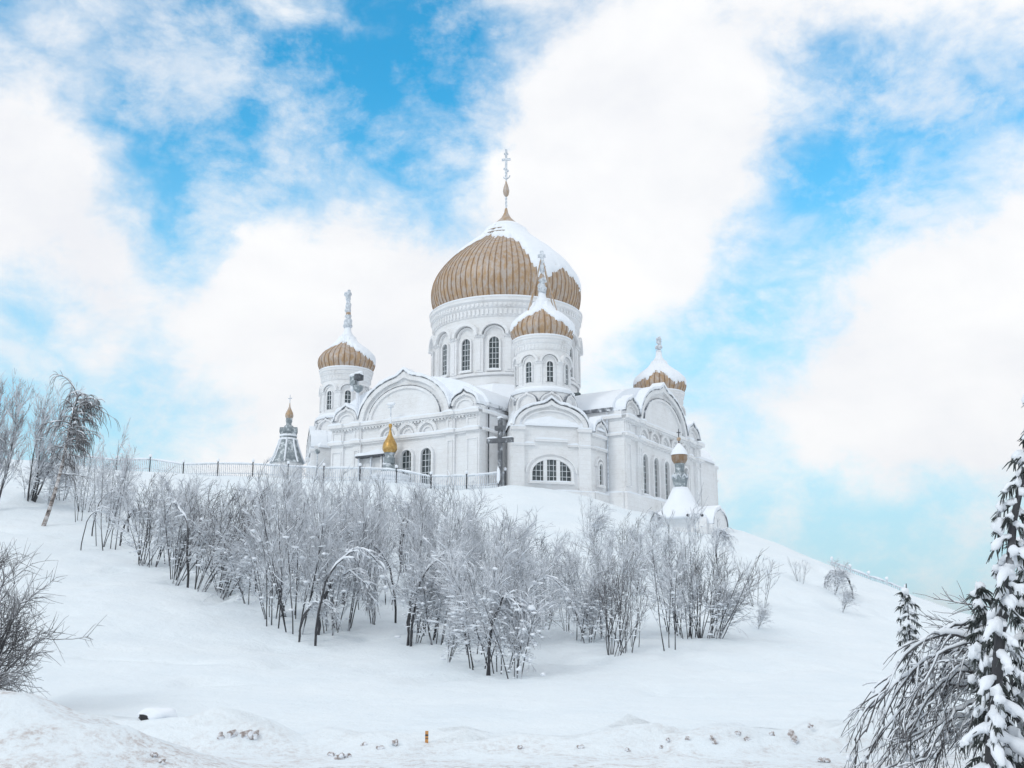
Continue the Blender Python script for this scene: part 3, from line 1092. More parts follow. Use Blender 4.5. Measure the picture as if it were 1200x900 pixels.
# gold topped turret of the small well house behind the fence
g = ground_spot(456, 560, 91.0)
t = empty('well_house', g, ROT)
tag(t, 'small well house with a bright gold onion dome behind the snowy fence', 'shrine')
s = 91 * .974 / FPX + .0
mb = MB(); mb.lathe([(1.7, -1.0), (1.7, .2), (1.8, .25), (1.8, .4), (.6, .8)], 8, (0, 0), 0, R(22.5)); mb.build('base', MT['packed_snow'], t)
zb = .45
mb = MB(); mb.lathe(smooth_profile([(.35, zb), (.62, zb + .25), (.68, zb + .5), (.55, zb + .8), (.36, zb + .9)], 4), 16); mb.build('drum', MT['verdigris'], t, smooth=True)
mb = MB(); mb.lathe([(.36, zb + .85), (.36, zb + 1.0), (.45, zb + 1.02), (.45, zb + 1.5), (.36, zb + 1.55), (.36, zb + 1.75), (.5, zb + 1.9)], 12); mb.build('neck', MT['verdigris'], t)
mb = MB(); onion(mb, (0, 0), .62, zb + 1.9, 2.25, 24); mb.blob((0, 0, zb + 4.2), (.15, .15, .22), rng, 0, 1, .1); mb.build('dome', MT['gold'], t, smooth=True)
mb = MB(); mb.tube([(0, 0, zb + 4.3), (0, 0, zb + 6.0)], [.06, .05], 6, 0, True); mb.box(I, -.28, .28, zb + 5.75, zb + 5.83, -.04, .04); mb.build('cross', MT['rimed_iron'], t)
mb = MB(); mb.blob((0, 0, zb + 6.05), (.42, .2, .16), rng, 0, 1, .3); mb.blob((0, 0, zb + 4.65), (.1, .1, .35), rng, 0, 1, .2); mb.blob((-.1, -.2, zb + .95), (.42, .3, .1), rng, 0, 1, .3); mb.build('snow_cap', MT['snow'], t, smooth=True)

# flat snow loaded porch canopy beside it
g2 = ground_spot(441, 560, 93.5)
t = empty('porch_canopy', g2, ROT)
tag(t, 'flat porch canopy carrying thick snow beside the gold topped turret', 'canopy')
mb = MB(); mb.box(I, -1.7, 1.9, 2.15, 2.3, -.8, .8); mb.build('roof', MT['iron'], t)
mb = MB(); snow_ledge(mb, I, -1.75, 1.95, 2.302, -.85, .85, .34); mb.build('snow_cover', MT['snow'], t)
for u in (-1.5, -.2, 1.2):
    mb = MB(); mb.box(I, u - .08, u + .08, -.8, 2.15, -.6, -.44); mb.build('post', MT['rimed_iron'], t)

# tall timber cross
g = ground_spot(586, 567, 83.5)
t = empty('wooden_cross', g, R(-20))
tag(t, 'tall dark timber cross with two crossbars on the snow before the cathedral', 'cross')
ztop = float(at_depth(586, 490, 83.5)[2] - g[2])
mb = MB(); mb.box(I, -.15, .15, -.8, ztop, -.14, .14); mb.build('upright', MT['wood'], t)
mb = MB(); mb.box(I, -1.05, 1.05, ztop * .64, ztop * .64 + .34, -.16, .16); mb.build('crossbar', MT['wood'], t)
mb = MB(); mb.box(I, -.40, .40, ztop * .82, ztop * .82 + .34, -.165, .165); mb.build('top_bar', MT['wood'], t)
mb = MB()
snow_ledge(mb, I, -1.05, -.2, ztop * .64 + .34, -.15, .15, .1); snow_ledge(mb, I, .2, 1.05, ztop * .64 + .34, -.15, .15, .1); snow_ledge(mb, I, -.2, .2, ztop, -.15, .15, .12)
mb.blob((-.05, -.17, .9), (.12, .08, .7), rng, 0, 1, .3)
mb.build('snow_cover', MT['snow'], t)

# pavilion at the right corner: tent roof, lantern, copper onion, arched gable
g = ground_spot(799, 620, 81.5)
t = empty('pavilion', g, R(-20))
tag(t, 'low snow buried pavilion with a green lantern and small copper onion on its tent roof', 'pavilion')
t.scale = (.9, .9, .97)
Zp = lambda py: float(at_depth(797, py, 81.5)[2] - g[2])
mb = MB(); mb.box(I, -1.9, 2.3, -2.5, Zp(609), -1.6, 1.6); mb.build('wall', MT['stone'], t)
mb = MB()
pr = [(.62, Zp(570)), (.85, Zp(577)), (1.15, Zp(586)), (1.5, Zp(594)), (1.95, Zp(601)), (2.5, Zp(607)), (2.5, Zp(610))]
mb.lathe(pr, 32, (0, 0), 0)
ro = mb.build('tent_roof', MT['snow'], t, smooth=True)
mb = MB()
mb.lathe(smooth_profile([(.45, Zp(572)), (.55, Zp(567)), (.64, Zp(560)), (.66, Zp(556)), (.5, Zp(552.5)), (.42, Zp(552))], 3), 8, (0, 0), 0)
la = mb.build('lantern', MT['verdigris'], t)
for k in range(8):
    a = k * PI / 4
    fr = frame(.6 * math.cos(a), .6 * math.sin(a), a)
    mb = MB(); arched_band(mb, fr, 0, Zp(559), .2, .14, -.04, .07, .26, .06); mb.build('little_gable', MT['rimed_iron'], la)
mb = MB(); mb.lathe([(.38, Zp(553)), (.40, Zp(546)), (.42, Zp(541)), (.5, Zp(539))], 12, (0, 0), 0); mb.build('neck', MT['verdigris'], t)
mb = MB(); mb.lathe(smooth_profile([(.45, Zp(541)), (.63, Zp(537)), (.66, Zp(532)), (.6, Zp(529)), (.45, Zp(525)), (.2, Zp(520)), (.1, Zp(516))], 3), 20); dm = mb.build('dome', MT['seam'], t, smooth=True)
mb = MB(); mb.lathe(smooth_profile([(.70, Zp(531)), (.69, Zp(529.5)), (.55, Zp(525)), (.3, Zp(520)), (.14, Zp(517)), (.05, Zp(516))], 3), 20, cap=False); mb.build('snow_cap', MT['snow'], dm, smooth=True)
mb = MB(); mb.blob((0, 0, Zp(511.5)), (.18, .18, .17), rng, 0, 1, .05); mb.build('orb', MT['copper'], t, smooth=True)
mb = MB(); mb.tube([(0, 0, Zp(517)), (0, 0, Zp(499))], [.07, .03], 6, 0, True); mb.box(I, -.16, .16, Zp(504), Zp(503), -.03, .03); mb.build('cross', MT['iron'], t)
fr = frame(2.6, 0, R(-12))
mb = MB(); op = arch_pts(.4, Zp(617), 1.55, 1.1, .15); mb.prism(fr, [(-1.15, -2.5)] + op + [(1.95, -2.5)], -.3, .4); pg = mb.build('porch_gable', MT['stone'], t)
mb = MB(); up = [(u, z + .04) for u, z in op]; mb.band(fr, up, op, -.35, .5); mb.build('gable_edge', MT['metal_edge'], pg)
mb = MB(); snow_over(mb, fr, up, .18, -1.4, .47); mb.build('snow_cover', MT['snow'], pg)

# tent roofed chapel tower far left
g = ground_spot(336, 553, 108.0)
t = empty('chapel_tower', g, R(-20))
tag(t, 'small grey green tent roofed chapel tower with a copper bulb left of the cathedral', 'chapel')
t.scale = (.88, .88, .95)
Zq = lambda py: float(at_depth(336, py, 108.0)[2] - g[2])
mb = MB(); mb.lathe([(1.75, -1.5), (1.75, Zq(540))], 8, (0, 0), 0, R(22.5)); mb.build('wall', MT['stone'], t)
mb = MB(); mb.lathe([(1.95, Zq(541)), (1.6, Zq(533)), (1.3, Zq(524)), (1.05, Zq(516)), (.98, Zq(512))], 8, (0, 0), 0, R(22.5)); tr = mb.build('tent_roof', MT['verdigris'], t)
mb = MB()
for k in range(8):
    a = R(22.5 + 45 * k)
    pts = [(r * math.cos(a), r * math.sin(a), z) for r, z in [(1.97, Zq(541)), (1.62, Zq(533)), (1.32, Zq(524)), (1.07, Zq(516)), (.98, Zq(511))]]
    mb.tube(pts, [.10] * 5, 5)
mb.build('snow_rib', MT['snow'], tr)
mb = MB()
for z in (Zq(511), Zq(506.5)):
    mb.lathe([(.98, z - .12), (1.0, z), (.9, z + .12)], 16, (0, 0), 1, cap=False)
mb.lathe([(.92, Zq(512)), (.95, Zq(504)), (.85, Zq(500)), (.45, Zq(494))], 8, (0, 0), 0, R(22.5)); mb.build('collar', [MT['verdigris'], MT['snow']], t)
for k in range(4):
    a = R(-70 + 90 * k)
    fr = frame(.75 * math.cos(a), .75 * math.sin(a), a)
    mb = MB(); mb.prism(fr, [(-.42, Zq(503))] + arch_pts(0, Zq(501), .42, .45) + [(.42, Zq(503))], -.2, .2); mb.build('little_gable', MT['verdigris'], t)
mb = MB(); mb.lathe([(.3, Zq(495)), (.3, Zq(491)), (.36, Zq(489)), (.36, Zq(485))], 12); mb.build('neck', MT['verdigris'], t)
mb = MB(); onion(mb, (0, 0), .46, Zq(485.5), 1.7, 18); dm = mb.build('dome', MT['copper'], t, smooth=True)
mb = MB(); mb.tube([(0, 0, Zq(471)), (0, 0, Zq(456))], [.05, .04], 6, 0, True); mb.box(I, -.25, .25, Zq(461), Zq(460), -.03, .03); mb.build('cross', MT['rimed_iron'], t)

# globe street lamp near the left corner
g = ground_spot(371, 556, 97.0)
t = empty('street_lamp', g, 0)
tag(t, 'single dark globe street lamp at the left corner of the cathedral', 'street lamp')
zl = float(at_depth(371, 529, 97.0)[2] - g[2])
mb = MB(); mb.tube([(0, 0, -.5), (0, 0, zl - .18)], [.06, .05], 8, 0, True); mb.build('pole', MT['rimed_iron'], t)
mb = MB(); mb.blob((0, 0, zl), (.24, .24, .24), rng, 0, 2, 0); mb.build('globe', MT['verdigris'], t, smooth=True)

# two armed lamp by the pavilion
g = ground_spot(815, 624, 78.5)
t = empty('street_lamp', g, 0)
tag(t, 'iced two armed lamp post standing in front of the snow buried pavilion', 'street lamp')
zl = float(at_depth(815, 603, 78.5)[2] - g[2])
mb = MB(); mb.tube([(0, 0, -.6), (0, 0, zl + .1)], [.06, .05], 8, 0, True); mb.build('pole', MT['rimed_iron'], t)
for sg in (-1, 1):
    mb = MB(); mb.tube([(0, 0, zl), (.25 * sg, .0, zl + .06), (.5 * sg, 0, zl - .02)], [.035, .03, .03], 6, 0, True); arm_ = mb.build('arm', MT['rimed_iron'], t)
    mb = MB(); mb.blob((.5 * sg, 0, zl - .05), (.13, .13, .1), rng, 0, 1, .1); mb.build('globe', MT['iron'], arm_, smooth=True)


# fences
def fence(path, h, step, label, post_mat, pick=0.16, rail_snow=.10):
    P = [np.array(q) for q in path]
    seg = np.cumsum([0] + [float(np.hypot(*(P[i + 1] - P[i]))) for i in range(len(P) - 1)])
    n = max(1, int(seg[-1] / step))
    pts = []
    for k in range(n + 1):
        s_ = seg[-1] * k / n
        i = min(len(P) - 2, int(np.searchsorted(seg, s_, side='right') - 1))
        q = P[i] + (P[i + 1] - P[i]) * (s_ - seg[i]) / (seg[i + 1] - seg[i])
        pts.append(np.array([q[0], q[1], hgt(q[0], q[1])]))
    t = empty('fence', pts[0], 0)
    tag(t, label, 'fence')
    o = pts[0]
    for k, q in enumerate(pts):
        mb = MB(); c = q - o
        mb.tube([(c[0], c[1], c[2] - .6), (c[0], c[1], c[2] + h + .28)], [.06, .06], 6, 0, True)
        post = mb.build('post', post_mat, t)
        mb = MB(); mb.blob((c[0], c[1], c[2] + h + .30), (.13, .13, .14), rng, 0, 1, .2); mb.build('snow_cap', MT['snow'], post, smooth=True)
    for a, b in zip(pts[:-1], pts[1:]):
        a, b = a - o, b - o
        L = float(np.hypot(b[0] - a[0], b[1] - a[1]))
        ph = math.atan2(b[1] - a[1], b[0] - a[0])
        slope = (b[2] - a[2]) / L
        f = lambda u, w, z: (a[0] + math.cos(ph) * u - math.sin(ph) * w, a[1] + math.sin(ph) * u + math.cos(ph) * w, a[2] + slope * u + z)
        mb = MB()
        mb.box(f, .05, L - .05, h - .04, h + .04, -.035, .035)
        mb.box(f, .05, L - .05, h * .22, h * .22 + .06, -.03, .03)
        k = int(L / pick)
        for j in range(1, k):
            u = L * j / k
            mb.box(f, u - .022, u + .022, -.1, h - .04, -.02, .02, 0)
        sec = mb.build('panel', MT['rimed_iron'], t)
        mb = MB()
        snow_ledge(mb, f, .06, L - .06, h + .04, -.075, .075, rail_snow)
        mb.build('snow_cap', MT['snow'], sec)
    return t


def bearing(px, Y): return (ray(px, 550)[0] * Y / ray(px, 550)[1], Y)


fence([bearing(60, 92), bearing(225, 89.5), bearing(350, 88), bearing(470, 86.5), bearing(545, 84.5), bearing(592, 84)], 1.0, 2.8, 'long rimed picket fence along the brow of the hill before the cathedral', MT['iron'])
fence([bearing(968, 88), bearing(1005, 88), bearing(1050, 88)], .55, 1.3, 'short snow caked fence low on the right hand skyline of the hill', MT['rimed_iron'], .14)

# ------------------------------------------------------------------ trees
def unit(v): return v / (np.linalg.norm(v) + 1e-9)


def grow(rng, p, d, L, n, bend=(0, 0, 0), wander=.1):
    pts = [np.array(p, float)]
    d = unit(np.array(d, float)); st = L / n
    b = np.array(bend, float)
    for _ in range(n):
        d = unit(d + b * st + rng.normal(0, wander, 3) * math.sqrt(st))
        pts.append(pts[-1] + d * st)
    return pts


def side_dir(rng, t, ang, az=None):
    t = unit(t)
    a = np.cross(t, [0.2, 0.3, 0.93]); a = unit(a); b = np.cross(t, a)
    az = rng.random() * 6.283 if az is None else az
    return unit(t * math.cos(ang) + (a * math.cos(az) + b * math.sin(az)) * math.sin(ang))


def lerp_pt(P, t):
    f = t * (len(P) - 1); i = min(int(f), len(P) - 2)
    return P[i] + (P[i + 1] - P[i]) * (f - i), unit(P[i + 1] - P[i])


def snow_on(mb, pts, r, rng, m=1, thick=1.6, chance=1.0):
    """bead of snow resting on the upper side of a branch where it is level enough"""
    pts = [np.asarray(p) for p in pts]
    run = []
    for i in range(len(pts)):
        a, b = pts[max(0, i - 1)], pts[min(len(pts) - 1, i + 1)]
        lev = 1 - abs(unit(b - a)[2])
        if lev > .12 and rng.random() < chance: run.append((pts[i], r[i], lev))
        else:
            if len(run) > 1: _bead(mb, run, m, thick, rng)
            run = []
    if len(run) > 1: _bead(mb, run, m, thick, rng)


def _bead(mb, run, m, thick, rng):
    P = [p + np.array([0, 0, rr * (.5 + .45 * thick)]) for p, rr, l in run]
    rad = [rr * thick * (.5 + .6 * l) * (0.75 + .5 * rng.random()) for p, rr, l in run]
    rad[0] *= .4; rad[-1] *= .4
    mb.tube(P, rad, 5, m, True)


def shrub_meshes(seed, H, stems, spread, lean=(0, 0), droop=0.0, nb=11, twigs=7, up=.35, r0=.028, tw_r=.011, snow_blobs=10, bl=.3, twig_mat='twig'):
    """several slender stems fanning from one root, fine rimed twigs"""
    rng = np.random.RandomState(seed)
    tr, cw, sn = MB(), MB(), MB()
    for s in range(stems):
        a = rng.random() * 6.283
        b0 = np.array([.22 * math.cos(a), .22 * math.sin(a), -.35]) * (1 if stems > 1 else .1)
        d = np.array([math.cos(a) * spread * (.4 + rng.random()) + lean[0], math.sin(a) * spread * (.4 + rng.random()) + lean[1], 1.0])
        L = H * (.72 + .38 * rng.random())
        st = grow(rng, b0, d, L + .35, 12, (lean[0] * .05, lean[1] * .05, .06 - droop), .07)
        rr = [r0 * (1 - .82 * i / 12) * (.75 + .5 * rng.random() * .5) for i in range(13)]
        tr.tube(st, rr, 5)
        for k in range(nb):
            t = .22 + .78 * ((k + rng.random()) / nb) ** .85
            p, tg = lerp_pt(st, min(t, .995))
            bd = side_dir(rng, tg, R(17 + 24 * rng.random())) + np.array([.10, 0, 0])
            Lb = H * bl * 1.08 * (1.05 - .62 * t) * (.6 + .7 * rng.random()) + .2
            br = grow(rng, p, bd, Lb, 6, (0, 0, up - droop * 3), .12)
            rb = [max(tw_r * .9, r0 * .36 * (1 - t * .5)) * (1 - .6 * i / 6) for i in range(7)]
            cw.tube(br, rb, 4)
            snow_on(sn, br, [x * 1.05 for x in rb], rng, 0, 1.5, .8)
            for q in range(twigs):
                tt = .15 + .85 * (q + rng.random()) / twigs
                p2, tg2 = lerp_pt(br, min(tt, .99))
                td = side_dir(rng, tg2, R(16 + 26 * rng.random()))
                Lt = (.2 + .5 * rng.random()) * (.55 + .45 * H / 5)
                tw = grow(rng, p2, td, Lt, 3, (0, 0, up * 1.3 - droop * 4), .16)
                cw.tube(tw, [tw_r, tw_r * .9, tw_r * .75, tw_r * .5], 3)
                if rng.random() < .4:
                    p3, tg3 = lerp_pt(tw, .55)
                    t3 = grow(rng, p3, side_dir(rng, tg3, R(40)), Lt * .55, 2, (0, 0, up), .16)
                    cw.tube(t3, [tw_r * .8, tw_r * .7, tw_r * .45], 3)
                if rng.random() < .12:
                    snow_on(sn, tw, [tw_r * 1.4] * 4, rng, 0, 1.7, .9)
        for k in range(snow_blobs):
            p, tg = lerp_pt(st, .25 + .6 * rng.random())
            q = p + rng.normal(0, .28, 3) * np.array([1, 1, .6])
            sz = .025 + .05 * rng.random() ** 2
            sn.blob(q, (sz * 2.0, sz * 1.3, sz * .7), rng, 0, 0, .5)
    return tr, cw, sn


def link_tree(name, parts, mats, loc, rz, scale=1.0):
    t = empty(name, loc, rz)
    t.scale = (scale,) * 3
    tr, cw, sn = parts
    tr.build('trunk', mats[0], t, smooth=True, recalc=False)
    cw.add(sn.V, sn.F, 1)
    cw.build('crown', [mats[1], mats[2]], t, smooth=True, recalc=False)
    return t


def copy_tree(o, loc, rz, scale):
    c = o.copy(); COL.objects.link(c)
    c.location = loc; c.rotation_euler = (0, 0, rz); c.scale = (scale,) * 3
    for ch in list(o.children):
        k = ch.copy(); COL.objects.link(k); k.parent = c
    return c


PROTO = {}


def plant(key, name, maker, mats, loc, rz, scale, label, cat, group):
    if key not in PROTO:
        o = link_tree(name, maker(), mats, loc, rz, scale)
        PROTO[key] = o
    else:
        o = copy_tree(PROTO[key], loc, rz, scale)
    for k_ in ('label', 'category', 'group'):
        if k_ in o: del o[k_]
    return tag(o, label, cat, group)


def arching_meshes(seed, H, reach, az=0.0, r0=.05, tw_r=.011, nb=26, stems=1, hang=.55, dense=1.0):
    """young birch bowed right over by snow, its crown hanging"""
    rng = np.random.RandomState(seed)
    tr, cw, sn = MB(), MB(), MB()
    for s in range(stems):
        a = az + (rng.random() - .5) * .8 * (stems > 1)
        dx, dy = math.cos(a), math.sin(a)
        n = 16
        k1 = .75 + .4 * rng.random()
        P = []
        for i in range(n + 1):
            t = i / n
            th = t * PI * .86
            P.append(np.array([dx * reach * k1 * (1 - math.cos(th)) / 1.9, dy * reach * k1 * (1 - math.cos(th)) / 1.9, H * (.8 + .2 * k1) * math.sin(th) ** .8 - .3 * (1 - t)]) + rng.normal(0, .04, 3))
        rr = [r0 * (1 - .8 * i / n) for i in range(n + 1)]
        tr.tube(P, rr, 6)
        snow_on(sn, P, [x * 1.3 for x in rr], rng, 0, 1.5, 1)
        for k in range(nb):
            t = .35 + .65 * (k + rng.random()) / nb
            p, tg = lerp_pt(P, min(t, .99))
            bd = side_dir(rng, tg, R(35 + 35 * rng.random())) + np.array([0, 0, -.25])
            L = hang * (.5 + .9 * rng.random())
            br = grow(rng, p, bd, L, 6, (dx * .1, dy * .1, -1.1), .14)
            rb = [r0 * .26 * (1 - .65 * i / 6) + tw_r * .5 for i in range(7)]
            cw.tube(br, rb, 4)
            snow_on(sn, br, [x * 1.6 for x in rb], rng, 0, 1.6, .85)
            for q in range(int(7 * dense)):
                p2, tg2 = lerp_pt(br, .1 + .88 * rng.random())
                tw = grow(rng, p2, side_dir(rng, tg2, R(30 + 25 * rng.random())), .2 + .4 * rng.random() * hang / .55, 3, (0, 0, -2.2), .15)
                cw.tube(tw, [tw_r, tw_r * .9, tw_r * .8, tw_r * .5], 3)
                if rng.random() < .3: snow_on(sn, tw, [tw_r * 1.6] * 4, rng, 0, 1.8, .9)
            if rng.random() < .6:
                p2, _ = lerp_pt(br, .3 + .5 * rng.random())
                sz = (.03 + .055 * rng.random() ** 1.5) * hang / .55
                sn.blob(p2, (sz * 1.8, sz * 1.2, sz * .9), rng, 0, 0, .5)
    return tr, cw, sn


M3 = (MT['bark'], MT['twig'], MT['snow'])
M3d = (MT['bark'], MT['twig_dark'], MT['snow'])

KINDS = {
    'upright': (lambda: shrub_meshes(21, 5.6, 5, .11, nb=11, twigs=7, bl=.26), M3),
    'upright_b': (lambda: shrub_meshes(22, 5.2, 6, .15, (.06, 0), nb=11, twigs=6, bl=.26), M3),
    'upright_c': (lambda: shrub_meshes(23, 6.0, 4, .12, (.10, -.02), nb=12, twigs=7, bl=.24), M3),
    'upright_d': (lambda: shrub_meshes(27, 5.0, 7, .19, nb=10, twigs=6, bl=.28), M3),
    'plain': (lambda: shrub_meshes(28, 5.4, 3, .08, nb=12, twigs=6, bl=.22, r0=.032), M3),
    'fan': (lambda: shrub_meshes(24, 4.8, 8, .30, (.16, 0), nb=7, twigs=4, r0=.036), M3d),
    'fan_b': (lambda: shrub_meshes(25, 4.6, 7, .26, (.34, 0), droop=.07, nb=7, twigs=4, r0=.036), M3d),
    'laden': (lambda: shrub_meshes(26, 3.6, 6, .30, droop=.10, nb=12, twigs=9, up=-.1, snow_blobs=20, bl=.42), M3),
    'laden_b': (lambda: shrub_meshes(29, 3.0, 5, .36, droop=.13, nb=13, twigs=9, up=-.2, snow_blobs=26, bl=.45), M3),
    'arch': (lambda: arching_meshes(31, 3.6, 2.4, 0), M3),
    'arch_b': (lambda: arching_meshes(32, 2.6, 2.2, 0, stems=3, nb=20), M3),
    'arch_c': (lambda: arching_meshes(33, 3.2, 1.6, 0, stems=2, nb=24, hang=.8), M3),
    'sparse': (lambda: shrub_meshes(34, 4.2, 3, .14, nb=8, twigs=5, snow_blobs=3), M3),
    'young': (lambda: shrub_meshes(35, 2.2, 6, .26, nb=6, twigs=4, r0=.02, snow_blobs=0, bl=.3), M3),
}
LOOK = {
    'upright': ('bare_tree', 'upright bare saplings with frosted twigs'),
    'upright_b': ('bare_tree', 'close clump of slender frosted bare stems'),
    'upright_c': ('bare_tree', 'tall frosted bare clump with fine top twigs'),
    'upright_d': ('bare_tree', 'broad frosted bare clump of many stems'),
    'fan': ('bare_shrub', 'dark stemmed bare shrub fanning out'),
    'fan_b': ('bare_shrub', 'dark stemmed bare shrub leaning right'),
    'laden': ('snow_laden_shrub', 'rounded shrub loaded with snow clumps'),
    'laden_b': ('snow_laden_shrub', 'low drooping shrub loaded with snow'),
    'arch': ('bowed_birch', 'young birch bowed over by snow'),
    'arch_b': ('bowed_birch', 'several thin stems bowed over by snow'),
    'arch_c': ('bowed_birch', 'bowed young tree with hanging snowy twigs'),
    'sparse': ('bare_tree', 'thin sparse bare sapling with few twigs'),
    'plain': ('bare_tree', 'few straight frosted stems growing close together'),
    'young': ('bare_shrub', 'small bare frosted bush'),
}


def where(px, py):
    """where on the hillside a tree of the thicket stands, by landmarks"""
    if px < 150: side = 'beside the leaning birch'
    elif px < 270: side = 'at the left end of the thicket'
    elif px < 400: side = 'below the chapel tower'
    elif px < 510: side = 'below the gold topped turret'
    elif px < 610: side = 'below the timber cross'
    elif px < 700: side = 'below the triple window'
    elif px < 780: side = 'below the right facade'
    else: side = 'below the pavilion'
    return side


rng = np.random.RandomState(77)
low_x = [150, 200, 250, 300, 330, 372, 440, 500, 560, 605, 640, 720, 790, 842]
low_y = [672, 690, 700, 722, 742, 760, 742, 762, 782, 797, 765, 768, 762, 746]
up_x = [150, 250, 330, 420, 500, 560, 610, 660, 720, 790, 842]
up_y = [640, 640, 640, 640, 655, 670, 690, 690, 690, 715, 735]
SPOTS = []      # (kind, px, py, scale, rz)
tries = 0
taken = []
while len(SPOTS) < 72 and tries < 4000:
    tries += 1
    px = 165 + 550 * rng.random()
    lo, hi = np.interp(px, low_x, low_y), np.interp(px, up_x, up_y)
    tt = rng.random() ** .8
    py = lo - (lo - hi) * tt - 2
    if any(abs(px - a) < 9 and abs(py - b) < 10 for a, b in taken): continue
    if px > 605 and rng.random() < .7: continue
    taken.append((px, py))
    if tt < .25: kind = rng.choice(['upright', 'upright_d', 'laden', 'laden_b', 'arch', 'arch_c', 'upright_b'], p=[.12, .12, .24, .22, .12, .12, .06])
    elif px < 275: kind = rng.choice(['fan', 'fan_b', 'plain', 'arch_b', 'laden', 'arch'])
    else: kind = rng.choice(['upright', 'upright_b', 'upright_c', 'upright_d', 'laden', 'plain', 'arch_c'], p=[.16, .15, .17, .11, .18, .15, .08])
    SPOTS.append((kind, px, py, .8 + .32 * rng.random(), rng.random() * 6.28))
# the trees that stand out along the edge of the thicket
SPOTS += [
    ('fan', 165, 662, 1.05, .2), ('fan_b', 205, 683, 1.05, .0), ('fan_b', 232, 692, 1.0, .3), ('fan_b', 258, 698, .95, -.2), 
    ('upright_c', 118, 640, .95, .0), ('sparse', 128, 645, 1.25, .5), ('arch', 95, 645, .62, .0), ('arch', 108, 628, .75, .25), ('arch_b', 140, 640, .8, .3),
    ('laden_b', 52, 590, .8, 1.0), ('laden', 72, 585, .9, 2.0), ('laden', 98, 600, .9, 1.0), ('sparse', 92, 612, .95, 1.0), ('laden', 130, 612, .9, .2), ('arch_c', 150, 625, .8, 3.0), ('laden_b', 30, 585, .9, 2.0),
    ('arch', 370, 757, .92, .1), ('arch_b', 350, 752, .55, .4), ('arch_b', 372, 745, .9, 0), ('upright_d', 345, 742, .95, 1), ('sparse', 322, 735, 1.15, 2),
    ('arch_c', 478, 757, .8, .6), ('arch', 482, 758, .9, -.1), ('laden_b', 520, 776, .55, .5), ('laden', 562, 786, .95, .2), ('laden', 586, 788, .85, 1.2), ('laden_b', 604, 798, .9, 2.2), ('arch_c', 572, 792, .75, .0), ('arch', 605, 770, .7, .2),
    ('upright', 618, 740, .85, 1), ('laden', 640, 728, .9, 2), ('laden_b', 672, 752, .85, 1), ('laden_b', 690, 755, .8, 2), ('fan', 718, 768, .85, .4), ('fan', 735, 765, .8, 1.8), ('upright_c', 708, 730, 1.0, 2), ('sparse', 745, 758, .9, 2),
    ('sparse', 615, 690, .95, 1), ('sparse', 655, 690, 1.05, 2), ('upright_c', 715, 672, .95, 1.4), ('laden', 720, 700, .8, 1), ('laden_b', 745, 700, .7, 2), ('fan', 735, 680, .6, .2),
    ('sparse', 785, 763, .9, .3), ('laden', 790, 742, .9, 2), ('sparse', 800, 745, 1.05, 2.5), ('upright_c', 815, 747, .80, .2), ('fan', 825, 748, .6, 1.2), ('laden_b', 835, 748, .75, .2), ('fan_b', 838, 748, .7, .0), ('laden', 805, 748, .7, 2),
    ('arch_c', 840, 660, .62, .6), ('laden_b', 765, 632, .45, 2), ('laden_b', 775, 655, .5, .4), ('arch_c', 762, 628, .5, .2), ('laden_b', 690, 638, .7, .2), ('sparse', 688, 630, .6, .3), ('laden', 755, 668, .55, 1.0),
]
seen = {}
for kind, px, py, sc_, rz in SPOTS:
    g = on_ground(px, py)
    if g is None: continue
    nm, look = LOOK[kind]
    maker, mats = KINDS[kind]
    if kind in ('upright', 'upright_b', 'upright_c', 'upright_d', 'fan', 'fan_b', 'sparse', 'plain') and 150 < px < 760 and sc_ > .79:
        top = np.interp(px, [150, 200, 260, 330, 420, 470, 520, 580, 600, 640, 700, 760], [552, 562, 562, 560, 566, 578, 594, 612, 640, 652, 644, 668])
        hw = float(at_depth(px, top + 26 * (vnoise(np.array([px * .11]), np.array([py * .3]))[0] + .25), g[1])[2]) - g[2]
        sc_ = float(np.clip(hw / {'upright': 5.7, 'upright_b': 5.3, 'upright_c': 6.1, 'upright_d': 5.1, 'fan': 5.1, 'fan_b': 4.9, 'sparse': 4.4, 'plain': 5.5}[kind], .45, 1.15))
    lab = f'{look} {where(px, py)}'
    plant(kind, nm, maker, mats, (g[0], g[1], g[2] - .03), rz, sc_, lab, 'tree' if nm in ('bare_tree', 'bowed_birch') else 'shrub', f'{look} {where(px, py)}')

# lone plants on the open slope to the right
for kind, px, py, sc_, lab in [
    ('young', 889, 711, .95, 'lone small frosted bush on the open slope right of the thicket'),
    ('laden_b', 886, 737, .32, 'tiny half buried tuft on the open slope right of the thicket'),
    ('young', 938, 683, .55, 'thin bent stem high on the open slope near the skyline'),
    ('arch_b', 1000, 702, .62, 'low bowed frosted bush near the short fence on the right'),
    ('laden_b', 975, 697, .55, 'flat snow covered bush left of the bowed bush on the right slope'),
    ('laden_b', 985, 717, .42, 'dark patched low bush below the bowed bush on the right slope')]:
    g = on_ground(px, py)
    if g is None: continue
    plant(kind, LOOK[kind][0], KINDS[kind][0], KINDS[kind][1], (g[0], g[1], g[2] - .02), 2.9 if kind == 'arch_b' else .4, sc_, lab, 'shrub', None)

